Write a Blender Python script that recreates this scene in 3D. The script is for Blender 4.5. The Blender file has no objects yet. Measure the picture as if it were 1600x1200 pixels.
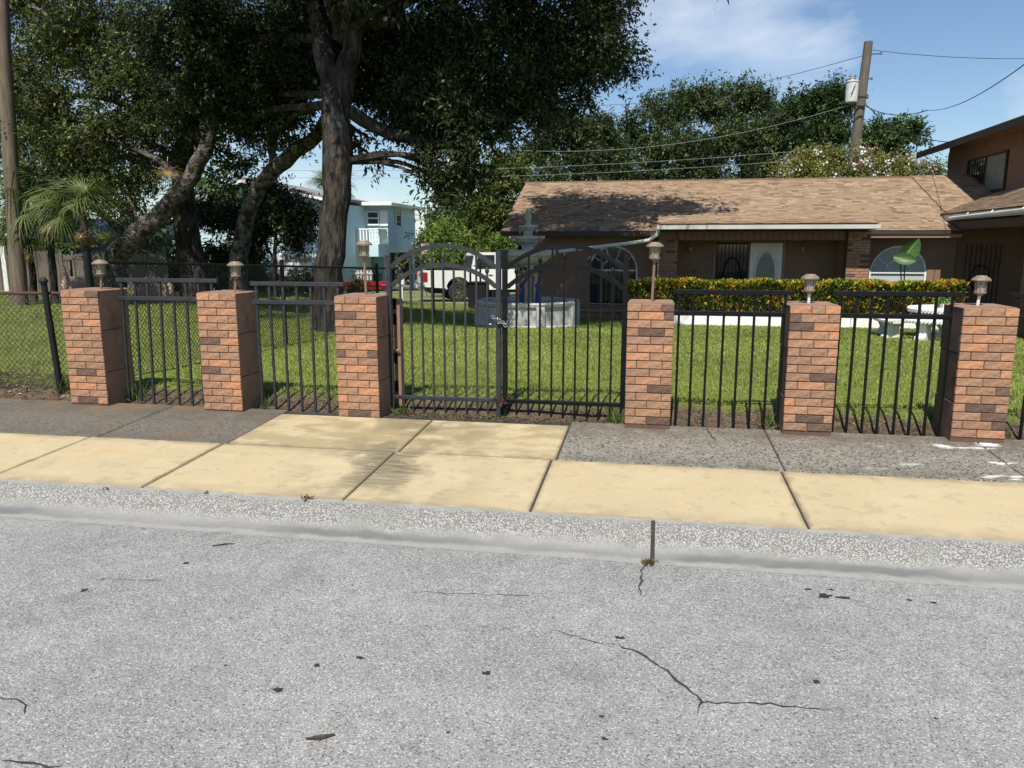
import bpy, bmesh, math, random
import numpy as np
from mathutils import Vector, Matrix
R = math.radians
random.seed(7)
SC = bpy.context.scene
COL = SC.collection

# ------------------------------------------------------------------ camera
F_PX, PITCH, YAW, CAM_H = 1200.0, R(10.3), R(10.3), 1.70
cd = bpy.data.cameras.new('camera'); cam = bpy.data.objects.new('camera', cd); COL.objects.link(cam)
cd.sensor_width = 36.0; cd.lens = 36.0 * F_PX / 1600.0; cd.clip_start = 0.05; cd.clip_end = 2000
cam.location = (0, 0, CAM_H); cam.rotation_euler = (math.pi / 2 - PITCH, 0, YAW)
SC.camera = cam
# ------------------------------------------------------------------ sky and sun
SUN_EL, SUN_AZ = R(56), R(4)
S = Vector((-math.sin(SUN_AZ) * math.cos(SUN_EL), -math.cos(SUN_AZ) * math.cos(SUN_EL), math.sin(SUN_EL)))
W = bpy.data.worlds.new('World'); SC.world = W; W.use_nodes = True
nt = W.node_tree; nt.nodes.clear()
def wn(t, **k):
    n = nt.nodes.new(t)
    for a, b in k.items(): setattr(n, a, b)
    return n
sky = wn('ShaderNodeTexSky', sky_type='NISHITA', sun_disc=False, sun_elevation=SUN_EL, sun_rotation=math.pi + SUN_AZ,
         air_density=1.0, dust_density=0.2, ozone_density=4.0)
tc = wn('ShaderNodeTexCoord'); mp = wn('ShaderNodeMapping'); mp.inputs['Scale'].default_value = (1, 1, 1.7); mp.inputs['Location'].default_value = (-.04, 0, .02)
nz = wn('ShaderNodeTexNoise'); nz.inputs['Scale'].default_value = 3.2; nz.inputs['Detail'].default_value = 9; nz.inputs['Roughness'].default_value = .56; nz.inputs['Distortion'].default_value = .25
rp = wn('ShaderNodeValToRGB'); rp.color_ramp.elements[0].position = .53; rp.color_ramp.elements[1].position = .80
rp.color_ramp.elements[1].color = (.8, .8, .8, 1)
mx = wn('ShaderNodeMix', data_type='RGBA'); mx.inputs[7].default_value = (8.6, 9.0, 9.6, 1)
bg = wn('ShaderNodeBackground'); bg.inputs['Strength'].default_value = 0.094
wo = wn('ShaderNodeOutputWorld')
L = nt.links.new
L(tc.outputs['Generated'], mp.inputs['Vector']); L(mp.outputs[0], nz.inputs['Vector']); L(nz.outputs['Fac'], rp.inputs[0])
L(rp.outputs[0], mx.inputs[0]); L(sky.outputs[0], mx.inputs[6]); L(mx.outputs[2], bg.inputs[0]); L(bg.outputs[0], wo.inputs[0])
sl = bpy.data.lights.new('sun', 'SUN'); sl.energy = 5.0; sl.angle = R(0.53); sl.color = (1.0, .955, .87)
so = bpy.data.objects.new('sun', sl); COL.objects.link(so); so.rotation_euler = (-S).to_track_quat('-Z', 'Y').to_euler(); so.location = S * 60
SC.view_settings.view_transform = 'Standard'; SC.view_settings.look = 'None'; SC.view_settings.exposure = 0.36; SC.view_settings.gamma = 1.0
SC.view_settings.use_curve_mapping = False
try: SC.cycles.max_bounces = 4; SC.cycles.diffuse_bounces = 2; SC.cycles.glossy_bounces = 2; SC.cycles.transmission_bounces = 2; SC.cycles.transparent_max_bounces = 8
except Exception: pass

# ------------------------------------------------------------------ layout helpers (plan distances measured from the kerb)
_fw = Vector((-math.sin(YAW) * math.cos(PITCH), math.cos(YAW) * math.cos(PITCH), -math.sin(PITCH)))
_rt = Vector((math.cos(YAW), math.sin(YAW), 0)); _up = _rt.cross(_fw); _C = Vector((0, 0, CAM_H))
def _ray(x, y): return _fw + _rt * ((x - 800) / F_PX) + _up * ((600 - y) / F_PX)
def at(x, y, Y):
    d = _ray(x, y); return _C + d * (Y / d.y)
def atz(x, y, z):
    d = _ray(x, y); return _C + d * ((z - CAM_H) / d.z)
def sst(a, b, x):
    t = min(1, max(0, (x - a) / (b - a))); return t * t * (3 - 2 * t)
def slab_z(Y): return .125 + .04 * (Y - 4.34)
def gz(X, Y):
    bank = .165 + .12 * sst(6.45, 6.95, Y)
    r = .285 - .037 * (min(Y, 62) - 7.0) if Y > 6.95 else bank
    l = .285 - .012 * (min(Y, 24) - 7.0) if Y > 6.95 else bank
    k = sst(0, 1, (-5.6 - X) / 6.4) * (1 - sst(24, 29, Y)) if X < -5.6 else 0
    return r * (1 - k) + l * k

# ------------------------------------------------------------------ mesh builder
class MB:
    def __init__(s): s.v = []; s.f = []; s.m = []
    def add(s, vs, fs, mi=0):
        o = len(s.v); s.v += [tuple(p) for p in vs]; s.f += [tuple(i + o for i in f) for f in fs]; s.m += [mi] * len(fs); return s
    def box(s, x0, x1, y0, y1, z0, z1, mi=0, M=None):
        vs = [(x0,y0,z0),(x1,y0,z0),(x1,y1,z0),(x0,y1,z0),(x0,y0,z1),(x1,y0,z1),(x1,y1,z1),(x0,y1,z1)]
        if M is not None: vs = [M @ Vector(p) for p in vs]
        return s.add(vs, [(3,2,1,0),(4,5,6,7),(0,1,5,4),(1,2,6,5),(2,3,7,6),(3,0,4,7)], mi)
    def bbox(s, x0, x1, y0, y1, z0, z1, b=.004, mi=0, M=None):
        # box with chamfered edges
        bm = bmesh.new(); bmesh.ops.create_cube(bm, size=1)
        for v in bm.verts: v.co = Vector(((x0+x1)/2 + v.co.x*(x1-x0), (y0+y1)/2 + v.co.y*(y1-y0), (z0+z1)/2 + v.co.z*(z1-z0)))
        bmesh.ops.bevel(bm, geom=bm.edges[:], offset=b, segments=1, affect='EDGES')
        bm.verts.index_update()
        vs = [(M @ v.co if M is not None else v.co.copy()) for v in bm.verts]; fs = [[v.index for v in f.verts] for f in bm.faces]; bm.free()
        return s.add(vs, fs, mi)
    def tube(s, pts, rad, n=6, cap=True, mi=0):
        pts = [Vector(p) for p in pts]; k = len(pts)
        if not hasattr(rad, '__len__'): rad = [rad] * k
        o = len(s.v); prev = None
        for i, p in enumerate(pts):
            t = (pts[min(i+1,k-1)] - pts[max(i-1,0)]).normalized()
            if prev is None:
                a = Vector((0,0,1)) if abs(t.z) < .9 else Vector((1,0,0)); u = t.cross(a).normalized()
            else: u = (prev - t * prev.dot(t)).normalized()
            prev = u; w = t.cross(u)
            for j in range(n):
                a = 2*math.pi*(j+.5)/n; q = p + (u*math.cos(a) + w*math.sin(a))*rad[i]; s.v.append(tuple(q))
        for i in range(k-1):
            for j in range(n):
                a=o+i*n+j; b=o+i*n+(j+1)%n; s.f.append((a,b,b+n,a+n)); s.m.append(mi)
        if cap:
            s.f.append(tuple(o+j for j in range(n))[::-1]); s.f.append(tuple(o+(k-1)*n+j for j in range(n))); s.m += [mi,mi]
        return s
    def lathe(s, prof, n=24, c=(0,0,0), lob=0, lobn=0, mi=0, rot=0):
        o=len(s.v); k=len(prof)
        for r,z in prof:
            for j in range(n):
                a=2*math.pi*j/n+rot; rr=r*(1+lob*math.cos(lobn*a)); s.v.append((c[0]+rr*math.cos(a), c[1]+rr*math.sin(a), c[2]+z))
        for i in range(k-1):
            for j in range(n):
                a=o+i*n+j; b=o+i*n+(j+1)%n; s.f.append((a,b,b+n,a+n)); s.m.append(mi)
        s.f.append(tuple(o+j for j in range(n))[::-1]); s.f.append(tuple(o+(k-1)*n+j for j in range(n))); s.m+=[mi,mi]
        return s
    def prism(s, poly, axis, a0, a1, mi=0, M=None):
        # polygon (two coordinates) extruded along axis 'x','y' or 'z'
        def mk(p,a):
            q = {'x':(a,p[0],p[1]),'y':(p[0],a,p[1]),'z':(p[0],p[1],a)}[axis]
            return M @ Vector(q) if M is not None else q
        n=len(poly); vs=[mk(p,a0) for p in poly]+[mk(p,a1) for p in poly]
        fs=[tuple(range(n)),tuple(range(2*n-1,n-1,-1))]+[(i,i+n,(i+1)%n+n,(i+1)%n) for i in range(n)]
        return s.add(vs,fs,mi)
    def sheet(s, poly): return s.add(poly,[tuple(range(len(poly)))])
    def build(s, name, mat, parent=None, org=None, smooth=False, tone=None):
        me = bpy.data.meshes.new(name)
        o = org if org is not None else ORG.get(parent, Vector((0,0,0))) if parent is not None else Vector((0,0,0))
        o = Vector(o)
        me.from_pydata([(p[0]-o.x,p[1]-o.y,p[2]-o.z) for p in s.v], [], s.f)
        bm = bmesh.new(); bm.from_mesh(me); bmesh.ops.recalc_face_normals(bm, faces=bm.faces[:]); bm.to_mesh(me); bm.free()
        for m in (mat if isinstance(mat,(list,tuple)) else [mat]): me.materials.append(m)
        if isinstance(mat,(list,tuple)): me.polygons.foreach_set('material_index', s.m)
        if smooth:
            me.polygons.foreach_set('use_smooth',[True]*len(me.polygons))
            try: me.set_sharp_from_angle(angle=R(smooth if smooth is not True else 40))
            except Exception: pass
        if tone is not None: set_col(me, tone)
        ob = bpy.data.objects.new(name, me); COL.objects.link(ob)
        if parent is not None: ob.parent = parent; ORG[ob] = o
        else: ob.location = o; ORG[ob] = o
        return ob
ORG = {}
def set_col(me, c):
    a = me.color_attributes.new('col','FLOAT_COLOR','POINT'); n = len(me.vertices)
    arr = np.ones((n,4),dtype=np.float32)
    arr[:,:3] = np.asarray(c,dtype=np.float32); a.data.foreach_set('color', arr.ravel())
def tag(o, label, cat, group=None):
    o['label']=label; o['category']=cat
    if group: o['group']=group
    return o
def thing(name, loc, label, cat, group=None):
    o = bpy.data.objects.new(name, None); COL.objects.link(o); o.location = loc; o.empty_display_size=.1; ORG[o]=Vector(loc)
    return tag(o,label,cat,group)
def struct(o, kind='structure'): o['kind']=kind; return o
def piece(name, me, parent, loc, rot=(0,0,0), scale=None):
    o = bpy.data.objects.new(name, me); COL.objects.link(o); o.parent = parent
    o.location = Vector(loc) - ORG.get(parent, Vector((0,0,0))); o.rotation_euler = rot
    if scale: o.scale = scale
    return o
def npmesh(name, V, Fq, mat, parent=None, org=(0,0,0), col=None):
    me = bpy.data.meshes.new(name); nv=len(V); nf=len(Fq); k=Fq.shape[1]
    V = V - np.asarray(org,dtype=np.float64)
    me.vertices.add(nv); me.vertices.foreach_set('co', V.astype(np.float32).ravel())
    me.loops.add(nf*k); me.loops.foreach_set('vertex_index', Fq.astype(np.int32).ravel())
    me.polygons.add(nf); me.polygons.foreach_set('loop_start', np.arange(0,nf*k,k,dtype=np.int32))
    try: me.polygons.foreach_set('loop_total', np.full(nf,k,dtype=np.int32))
    except Exception: pass
    me.update(calc_edges=True); me.materials.append(mat)
    if col is not None: set_col(me,col)
    ob = bpy.data.objects.new(name,me); COL.objects.link(ob)
    if parent is not None: ob.parent = parent
    else: ob.location = org
    ORG[ob]=Vector(org)
    return ob

# ------------------------------------------------------------------ materials
def mat(name, c, c2=None, sc=6, rough=.75, bump=0, bsc=None, metal=0, attr=False, lo=.35, hi=.65, detail=5, spec=.4, dirt=None, dsc=1.5, dlo=.55, dhi=.7, vor=None, aniso=None, transl=0, bdist=.02):
    m = bpy.data.materials.new(name); m.use_nodes=True; t=m.node_tree; N=t.nodes; Lk=t.links.new
    b=N['Principled BSDF']; b.inputs['Roughness'].default_value=rough; b.inputs['Metallic'].default_value=metal
    b.inputs['Specular IOR Level'].default_value=spec
    tcn=N.new('ShaderNodeTexCoord'); vec=tcn.outputs['Object']
    if aniso:
        mpn=N.new('ShaderNodeMapping'); mpn.inputs['Scale'].default_value=aniso; Lk(vec,mpn.inputs[0]); vec=mpn.outputs[0]
    def noise(s,d=5):
        n=N.new('ShaderNodeTexNoise'); n.inputs['Scale'].default_value=s; n.inputs['Detail'].default_value=d; Lk(vec,n.inputs['Vector']); return n
    def ramp(src,a,bb):
        r=N.new('ShaderNodeMapRange'); r.inputs[1].default_value=a; r.inputs[2].default_value=bb; Lk(src,r.inputs[0]); return r.outputs[0]
    def mix(f,a,bb,mode='MIX'):
        x=N.new('ShaderNodeMix'); x.data_type='RGBA'; x.blend_type=mode
        for i,q in ((0,f),(6,a),(7,bb)):
            if isinstance(q,(int,float)): x.inputs[i].default_value=q
            elif isinstance(q,tuple): x.inputs[i].default_value=(*q,1) if len(q)==3 else q
            else: Lk(q,x.inputs[i])
        return x.outputs[2]
    if attr:
        an=N.new('ShaderNodeAttribute'); an.attribute_name='col'; col=an.outputs['Color']
        if c2 is not None: col=mix(ramp(noise(sc,detail).outputs['Fac'],lo,hi),col,c2)
        elif not transl:
            nn=noise(sc,detail); rr=N.new('ShaderNodeMapRange'); rr.inputs[3].default_value=.72; rr.inputs[4].default_value=1.22; Lk(nn.outputs['Fac'],rr.inputs[0])
            col=mix(1.0,col,rr.outputs[0],'MULTIPLY')
    elif c2 is not None: col=mix(ramp(noise(sc,detail).outputs['Fac'],lo,hi),c,c2)
    else: col=c
    if vor:
        vs,amt=vor
        v=N.new('ShaderNodeTexVoronoi'); v.inputs['Scale'].default_value=vs; Lk(vec,v.inputs['Vector'])
        sep=N.new('ShaderNodeSeparateColor'); Lk(v.outputs['Color'],sep.inputs[0])
        mr=N.new('ShaderNodeMapRange'); mr.inputs[3].default_value=1-amt; mr.inputs[4].default_value=1+amt; Lk(sep.outputs[0],mr.inputs[0])
        col=mix(1.0,col,mr.outputs[0],'MULTIPLY')
    if dirt is not None: col=mix(ramp(noise(dsc,6).outputs['Fac'],dlo,dhi),col,dirt)
    if isinstance(col,tuple): b.inputs['Base Color'].default_value=(*col,1)
    else: Lk(col,b.inputs['Base Color'])
    if bump:
        bn=N.new('ShaderNodeBump'); bn.inputs['Strength'].default_value=bump; bn.inputs['Distance'].default_value=bdist
        Lk(noise(bsc or sc*3,5).outputs['Fac'],bn.inputs['Height']); Lk(bn.outputs[0],b.inputs['Normal'])
    if transl:
        tr=N.new('ShaderNodeBsdfTranslucent'); ms=N.new('ShaderNodeMixShader'); ms.inputs[0].default_value=transl
        if isinstance(col,tuple): tr.inputs[0].default_value=(*col,1)
        else: Lk(col,tr.inputs[0])
        Lk(b.outputs[0],ms.inputs[1]); Lk(tr.outputs[0],ms.inputs[2]); Lk(ms.outputs[0],N['Material Output'].inputs[0])
    return m
M={}
M['leaf']=mat('leaf',(0,0,0),attr=True,rough=.45,transl=.16,spec=.22)
M['grass']=mat('grass_blade',(0,0,0),attr=True,rough=.55,transl=.25,spec=.25)
M['bark']=mat('bark',(.016,.013,.011),(.085,.072,.060),sc=13,rough=.95,bump=1.0,bsc=16,aniso=(1,1,.22),bdist=.09,lo=.34,hi=.68,spec=.1,dirt=(.10,.095,.085),dsc=3,dlo=.58,dhi=.66)
M['barkpale']=mat('bark_pale',(.030,.026,.022),(.19,.17,.148),sc=7,rough=.95,bump=1.0,bsc=18,bdist=.12,lo=.38,hi=.66,spec=.1)  # brighter bark: sunlight on the leaning trunk put into the colour
M['brick']=mat('brick_face',(0,0,0),attr=True,sc=14,rough=.9,bump=.8,bsc=24,spec=.12,bdist=.024)
M['stucco']=mat('painted_stucco',(.29,.172,.118),(.24,.142,.098),sc=5,rough=.85,bump=.5,bsc=60,bdist=.006,dirt=(.13,.08,.06),dsc=3)
M['stucco_old']=mat('stained_stucco',(.165,.105,.075),(.10,.068,.052),sc=6,rough=.85,bump=.5,bsc=50,bdist=.006,dirt=(.06,.045,.035),dsc=4,dlo=.45)
M['mortar']=mat('mortar',(.13,.078,.053),(.10,.06,.042),sc=20,rough=.9)  # darkened so the brick joints carry their shadow lines in colour
M['iron']=mat('black_iron_paint',(.005,.005,.006),(.009,.009,.010),sc=30,rough=.40,spec=.18)
M['iron_sheen_grey']=mat('sheen_grey_iron_paint',(.026,.027,.031),(.04,.041,.046),sc=25,rough=.45,spec=.3)  # left ironwork: sun reflection put into a lighter grey colour
M['rust_iron']=mat('red_pipe',(.09,.03,.022),(.05,.025,.02),sc=20,rough=.7)
M['wire']=mat('dark_wire',(.022,.025,.024),(.03,.03,.03),rough=.5)
M['galv']=mat('galvanised',(.4,.4,.4),(.3,.3,.3),sc=20,rough=.4,metal=.8)
M['chrome']=mat('chrome',(.65,.65,.66),rough=.18,metal=1)
M['lampcap']=mat('lamp_cap_bronze',(.27,.21,.15),(.20,.155,.115),sc=18,rough=.5,metal=.25)
M['lamplens']=mat('lamp_lens',(.30,.27,.20),(.22,.205,.155),sc=12,rough=.15,spec=.6)
M['stake']=mat('lamp_stake',(.24,.15,.1),(.17,.11,.08),sc=14,rough=.6)
M['stakew']=mat('lamp_stake_white',(.72,.7,.66),(.55,.5,.45),sc=14,rough=.5)
M['white']=mat('white_paint',(.82,.81,.78),(.75,.74,.71),sc=3,rough=.6)
M['concrete_white']=mat('white_cast_stone',(.74,.73,.70),(.6,.59,.56),sc=6,rough=.8,bump=.25,bsc=40,bdist=.008)
M['fountain']=mat('fountain_stone',(.50,.485,.45),(.36,.355,.335),sc=5,rough=.75,bump=.35,bsc=25,bdist=.01,dirt=(.25,.255,.24),dsc=3,dlo=.52,dhi=.75)
M['wall_brown']=mat('house_wall_brown',(.245,.147,.101),(.212,.127,.087),sc=2.5,rough=.9,bump=.3,bsc=60,bdist=.005)
M['dark_trim']=mat('dark_trim',(.04,.026,.02),(.055,.035,.026),sc=6,rough=.6)
M['tan_trim']=mat('tan_trim',(.33,.21,.14),rough=.7)
M['shingle']=mat('shingle',(0,0,0),attr=True,sc=25,rough=.95,spec=.1)
M['roofbase']=mat('roof_deck',(.2,.13,.09),rough=.95)
M['gutter']=mat('gutter_aluminium',(.58,.59,.57),(.48,.49,.47),sc=3,rough=.45)
M['glass']=mat('dark_glass',(.025,.03,.035),rough=.06,spec=.7)
M['blind']=mat('window_blind',(.45,.50,.47),(.38,.43,.41),sc=8,aniso=(10,1,.2),rough=.5)
M['frosted']=mat('frosted_glass',(.22,.25,.22),(.16,.185,.165),sc=14,rough=.25)
M['wood']=mat('weathered_wood',(.15,.125,.10),(.09,.075,.06),sc=5,aniso=(4,4,.4),rough=.9,bump=.3,bsc=20)
M['pole']=mat('pole_wood',(.17,.13,.092),(.10,.078,.057),sc=6,aniso=(3,3,.25),rough=.9,bump=.4,bsc=15)
M['pinkboard']=mat('pink_board',(.42,.27,.22),(.33,.2,.16),sc=3,rough=.85)
M['blue']=mat('blue_siding',(.50,.66,.71),(.46,.62,.68),sc=2,rough=.7)
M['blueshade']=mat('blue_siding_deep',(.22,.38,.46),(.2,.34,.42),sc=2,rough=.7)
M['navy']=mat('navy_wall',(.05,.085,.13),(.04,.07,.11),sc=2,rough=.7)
M['greyroof']=mat('grey_roof',(.26,.25,.24),(.19,.185,.18),sc=8,rough=.9)
M['truckwhite']=mat('truck_paint',(.78,.78,.76),rough=.25,spec=.5)
M['tyre']=mat('tyre',(.02,.02,.021),(.03,.03,.03),sc=10,rough=.85)
M['red']=mat('red_paint',(.36,.014,.018),(.28,.012,.015),sc=5,rough=.4)
M['black']=mat('black_plastic',(.008,.008,.009),(.013,.013,.013),sc=6,rough=.55,spec=.25)
M['skin']=mat('statue_skin_paint',(.50,.31,.20),(.40,.24,.15),sc=12,rough=.6)
M['drape']=mat('statue_blue_paint',(.01,.06,.22),(.015,.045,.16),sc=10,rough=.5)
M['dark_earth']=mat('litter',(0,0,0),attr=True,rough=.9,transl=.0,sc=30)
M['signpink']=mat('sign_faded',(.55,.36,.36),rough=.6)
M['tar']=mat('tar',(.018,.018,.018),(.03,.03,.03),sc=60,rough=.9)
M['crack']=mat('crack_dirt',(.028,.025,.022),(.05,.046,.04),sc=40,rough=.95)
M['gutterpan']=None

def ground_mat():
    m=bpy.data.materials.new('yard_soil_and_turf'); m.use_nodes=True; t=m.node_tree; N=t.nodes; Lk=t.links.new; b=N['Principled BSDF']; b.inputs['Roughness'].default_value=.95; b.inputs['Specular IOR Level'].default_value=.1
    g=N.new('ShaderNodeNewGeometry'); sp=N.new('ShaderNodeSeparateXYZ'); Lk(g.outputs['Position'],sp.inputs[0])
    def noise(s,d=6):
        n=N.new('ShaderNodeTexNoise'); n.inputs['Scale'].default_value=s; n.inputs['Detail'].default_value=d; Lk(g.outputs['Position'],n.inputs['Vector']); return n.outputs['Fac']
    def mr(src,a,bb,c=0,d=1):
        r=N.new('ShaderNodeMapRange'); r.inputs[1].default_value=a; r.inputs[2].default_value=bb; r.inputs[3].default_value=c; r.inputs[4].default_value=d; Lk(src,r.inputs[0]); return r.outputs[0]
    def mix(f,a,bb):
        x=N.new('ShaderNodeMix'); x.data_type='RGBA'
        for i,q in ((0,f),(6,a),(7,bb)):
            if isinstance(q,tuple): x.inputs[i].default_value=(*q,1)
            else: Lk(q,x.inputs[i])
        return x.outputs[2]
    def math_(op,a,bb):
        x=N.new('ShaderNodeMath'); x.operation=op
        for i,q in ((0,a),(1,bb)):
            if isinstance(q,(int,float)): x.inputs[i].default_value=q
            else: Lk(q,x.inputs[i])
        return x.outputs[0]
    soil=mix(mr(noise(14),.35,.65),(.045,.031,.022),(.11,.08,.056)); soil=mix(mr(noise(70),.54,.66),soil,(.19,.145,.10))
    turf=mix(mr(noise(9),.35,.65),(.105,.14,.028),(.16,.19,.042))
    edge=math_('ADD',sp.outputs[1],math_('MULTIPLY',math_('SUBTRACT',noise(3.5),.5),.55))
    k=mr(edge,6.76,6.95)
    far=mr(sp.outputs[1],24,30)
    col=mix(k,soil,turf); col=mix(math_('MULTIPLY',far,mr(noise(.6),.42,.6)),col,(.25,.22,.17))
    Lk(col,b.inputs['Base Color'])
    bn=N.new('ShaderNodeBump'); bn.inputs['Strength'].default_value=.6; bn.inputs['Distance'].default_value=.04; Lk(noise(40),bn.inputs['Height']); Lk(bn.outputs[0],b.inputs['Normal'])
    return m
def pave_mat(name, kind):
    m=bpy.data.materials.new(name); m.use_nodes=True; t=m.node_tree; N=t.nodes; Lk=t.links.new; b=N['Principled BSDF']; b.inputs['Roughness'].default_value=.9; b.inputs['Specular IOR Level'].default_value=.15
    g=N.new('ShaderNodeNewGeometry'); pos=g.outputs['Position']; sp=N.new('ShaderNodeSeparateXYZ'); Lk(pos,sp.inputs[0])
    def noise(s,d=6,stretch=None):
        v=pos
        if stretch:
            mp=N.new('ShaderNodeMapping'); mp.inputs['Scale'].default_value=stretch; Lk(pos,mp.inputs[0]); v=mp.outputs[0]
        n=N.new('ShaderNodeTexNoise'); n.inputs['Scale'].default_value=s; n.inputs['Detail'].default_value=d; Lk(v,n.inputs['Vector']); return n.outputs['Fac']
    def vor(s,feat='F1'):
        n=N.new('ShaderNodeTexVoronoi'); n.inputs['Scale'].default_value=s; n.feature=feat; Lk(pos,n.inputs['Vector']); return n
    def mr(src,a,bb,c=0,d=1):
        r=N.new('ShaderNodeMapRange'); r.inputs[1].default_value=a; r.inputs[2].default_value=bb; r.inputs[3].default_value=c; r.inputs[4].default_value=d; Lk(src,r.inputs[0]); return r.outputs[0]
    def mix(f,a,bb,mode='MIX'):
        x=N.new('ShaderNodeMix'); x.data_type='RGBA'; x.blend_type=mode
        for i,q in ((0,f),(6,a),(7,bb)):
            if isinstance(q,(int,float)): x.inputs[i].default_value=q
            elif isinstance(q,tuple): x.inputs[i].default_value=(*q,1)
            else: Lk(q,x.inputs[i])
        return x.outputs[2]
    def mt(op,a,bb):
        x=N.new('ShaderNodeMath'); x.operation=op
        for i,q in ((0,a),(1,bb)):
            if isinstance(q,(int,float)): x.inputs[i].default_value=q
            else: Lk(q,x.inputs[i])
        return x.outputs[0]
    def sepR(v):
        s=N.new('ShaderNodeSeparateColor'); Lk(v.outputs['Color'],s.inputs[0]); return s.outputs[0]
    X,Y=sp.outputs[0],sp.outputs[1]
    hgt=None
    if kind=='asphalt':
        v=vor(150); r=sepR(v)
        col=mix(r,(.212,.206,.196),(.335,.327,.313))
        col=mix(mr(r,.88,.90),col,(.44,.43,.415)); col=mix(mr(r,.09,.07),col,(.11,.11,.112))
        d=mr(v.outputs['Distance'],.45,.75); col=mix(mt('MULTIPLY',d,.6),col,(.15,.15,.152))
        col=mix(1.0,col,mr(noise(1.1,5),.25,.75,.86,1.14),'MULTIPLY')
        col=mix(1.0,col,mr(noise(9,5),.25,.75,.88,1.12),'MULTIPLY')
        col=mix(mt('MULTIPLY',mr(noise(2.4,9),.60,.72),.28),col,(.10,.10,.103)); col=mix(mt('MULTIPLY',mr(noise(.9,6,(.35,1.6,1)),.52,.70),.22),col,(.40,.395,.385))
        hgt=mt('MULTIPLY',v.outputs['Distance'],-1.0); bs,bd=.55,.004
    elif kind=='kerb':
        v=vor(105); r=sepR(v)
        peb=mix(r,(.24,.234,.22),(.45,.44,.415)); peb=mix(mr(r,.2,.18),peb,(.24,.22,.19))
        d=mr(v.outputs['Distance'],.35,.62); agg=mix(d,peb,(.155,.151,.14))
        smooth=mix(noise(25),(.27,.262,.245),(.35,.34,.32))
        yy=mt('ADD',Y,mt('MULTIPLY',mt('SUBTRACT',noise(7,4),.5),.10))
        k=mr(yy,4.13,4.19); k2=mr(yy,4.33,4.29); col=mix(mt('MULTIPLY',k,k2),smooth,agg)
        band=mt('MULTIPLY',mr(yy,4.03,4.07),mr(yy,4.17,4.12)); col=mix(mt('MULTIPLY',band,mr(noise(2,6,(.4,1,1)),.35,.55,.35,.95)),col,(.15,.15,.148))
        col=mix(mt('MULTIPLY',mr(noise(5),.5,.66),.5),col,(.20,.20,.18))
        hgt=mt('MULTIPLY',v.outputs['Distance'],-1.0); bs,bd=.5,.008
    elif kind=='beige':
        col=mix(noise(3.2,7),(.405,.328,.198),(.51,.42,.265))
        col=mix(mt('MULTIPLY',mr(noise(90,3),.35,.7),.35),col,(.36,.29,.175))
        col=mix(mt('MULTIPLY',mr(noise(1.6,8,(1,2.5,1)),.55,.72),.30),col,(.56,.49,.33))
        # grime around the driveway joint, tyre marks and the back strip
        dx=mt('ABSOLUTE',mt('ADD',X,mt('ADD',1.80,mt('MULTIPLY',mt('SUBTRACT',Y,5.0),.10))),0)
        j=mr(dx,.80,.12)
        st=mt('MULTIPLY',mt('MULTIPLY',j,mr(noise(3.4,9,(1,.8,1)),.44,.56)),mr(noise(6,9,(1.0,9,1)),.34,.58,.45,1))
        st=mt('MULTIPLY',st,mr(Y,4.35,4.9,.55,1)); col=mix(mt('MULTIPLY',st,.9),col,(.12,.105,.075))
        bk=mt('MULTIPLY',mr(Y,5.25,5.5),mr(noise(3.6,10,(1,1.6,1)),.42,.58)); col=mix(mt('MULTIPLY',bk,.6),col,(.25,.19,.095)); fs=mr(noise(11,10,(1,1,1)),.56,.66); col=mix(mt('MULTIPLY',fs,.28),col,(.26,.21,.12)); sp2=mr(noise(45,3),.68,.72); col=mix(mt('MULTIPLY',sp2,.55),col,(.16,.13,.08))
        tg=N.new('ShaderNodeTexCoord'); sg_=N.new('ShaderNodeSeparateXYZ'); Lk(tg.outputs['Generated'],sg_.inputs[0])
        def ed_(c): return mt('MINIMUM',c,mt('SUBTRACT',1.0,c))
        eg=mt('ADD',mt('MINIMUM',ed_(sg_.outputs[0]),ed_(sg_.outputs[1])),mt('MULTIPLY',mt('SUBTRACT',noise(9,8),.5),.05))
        col=mix(mt('MULTIPLY',mr(eg,.022,.0),.7),col,(.20,.165,.105))
        rust=mt('MULTIPLY',mr(noise(1.3,4),.66,.74),.5); col=mix(rust,col,(.50,.27,.08))
        ed=mt('MULTIPLY',mr(Y,4.52,4.36),mr(noise(6,9),.38,.6)); col=mix(mt('MULTIPLY',ed,.6),col,(.26,.22,.15))
        e2=mt('MULTIPLY',mr(mt('ABSOLUTE',mt('SUBTRACT',Y,5.36),0),.12,.0),mr(noise(5,9),.4,.6)); col=mix(mt('MULTIPLY',e2,.65),col,(.17,.14,.085))
        hgt=noise(120,4); bs,bd=.25,.004
    else:
        v=vor(85); r=sepR(v)
        col=mix(noise(4,9),(.135,.121,.095),(.255,.232,.19))
        col=mix(mt('MULTIPLY',mr(r,.5,.95),.55),col,(.36,.34,.30)); col=mix(mr(r,.22,.15),col,(.06,.055,.048))
        back=mt('MULTIPLY',mr(Y,5.85,6.2),mr(noise(5),.3,.6)); col=mix(mt('MULTIPLY',back,.75),col,(.115,.088,.068))
        fr=mt('MULTIPLY',mr(Y,5.6,5.36),mr(noise(6),.35,.6)); col=mix(mt('MULTIPLY',fr,.6),col,(.075,.068,.056))
        ls=mr(X,-2.2,-3.2); col=mix(mt('MULTIPLY',ls,.62),col,(.095,.083,.066))
        rs=mt('MULTIPLY',mr(X,-4.0,-4.4),mr(noise(2.5),.5,.62)); rs=mt('MULTIPLY',ls,mr(noise(2.1),.55,.66)); col=mix(mt('MULTIPLY',rs,.6),col,(.19,.115,.06))
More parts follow.
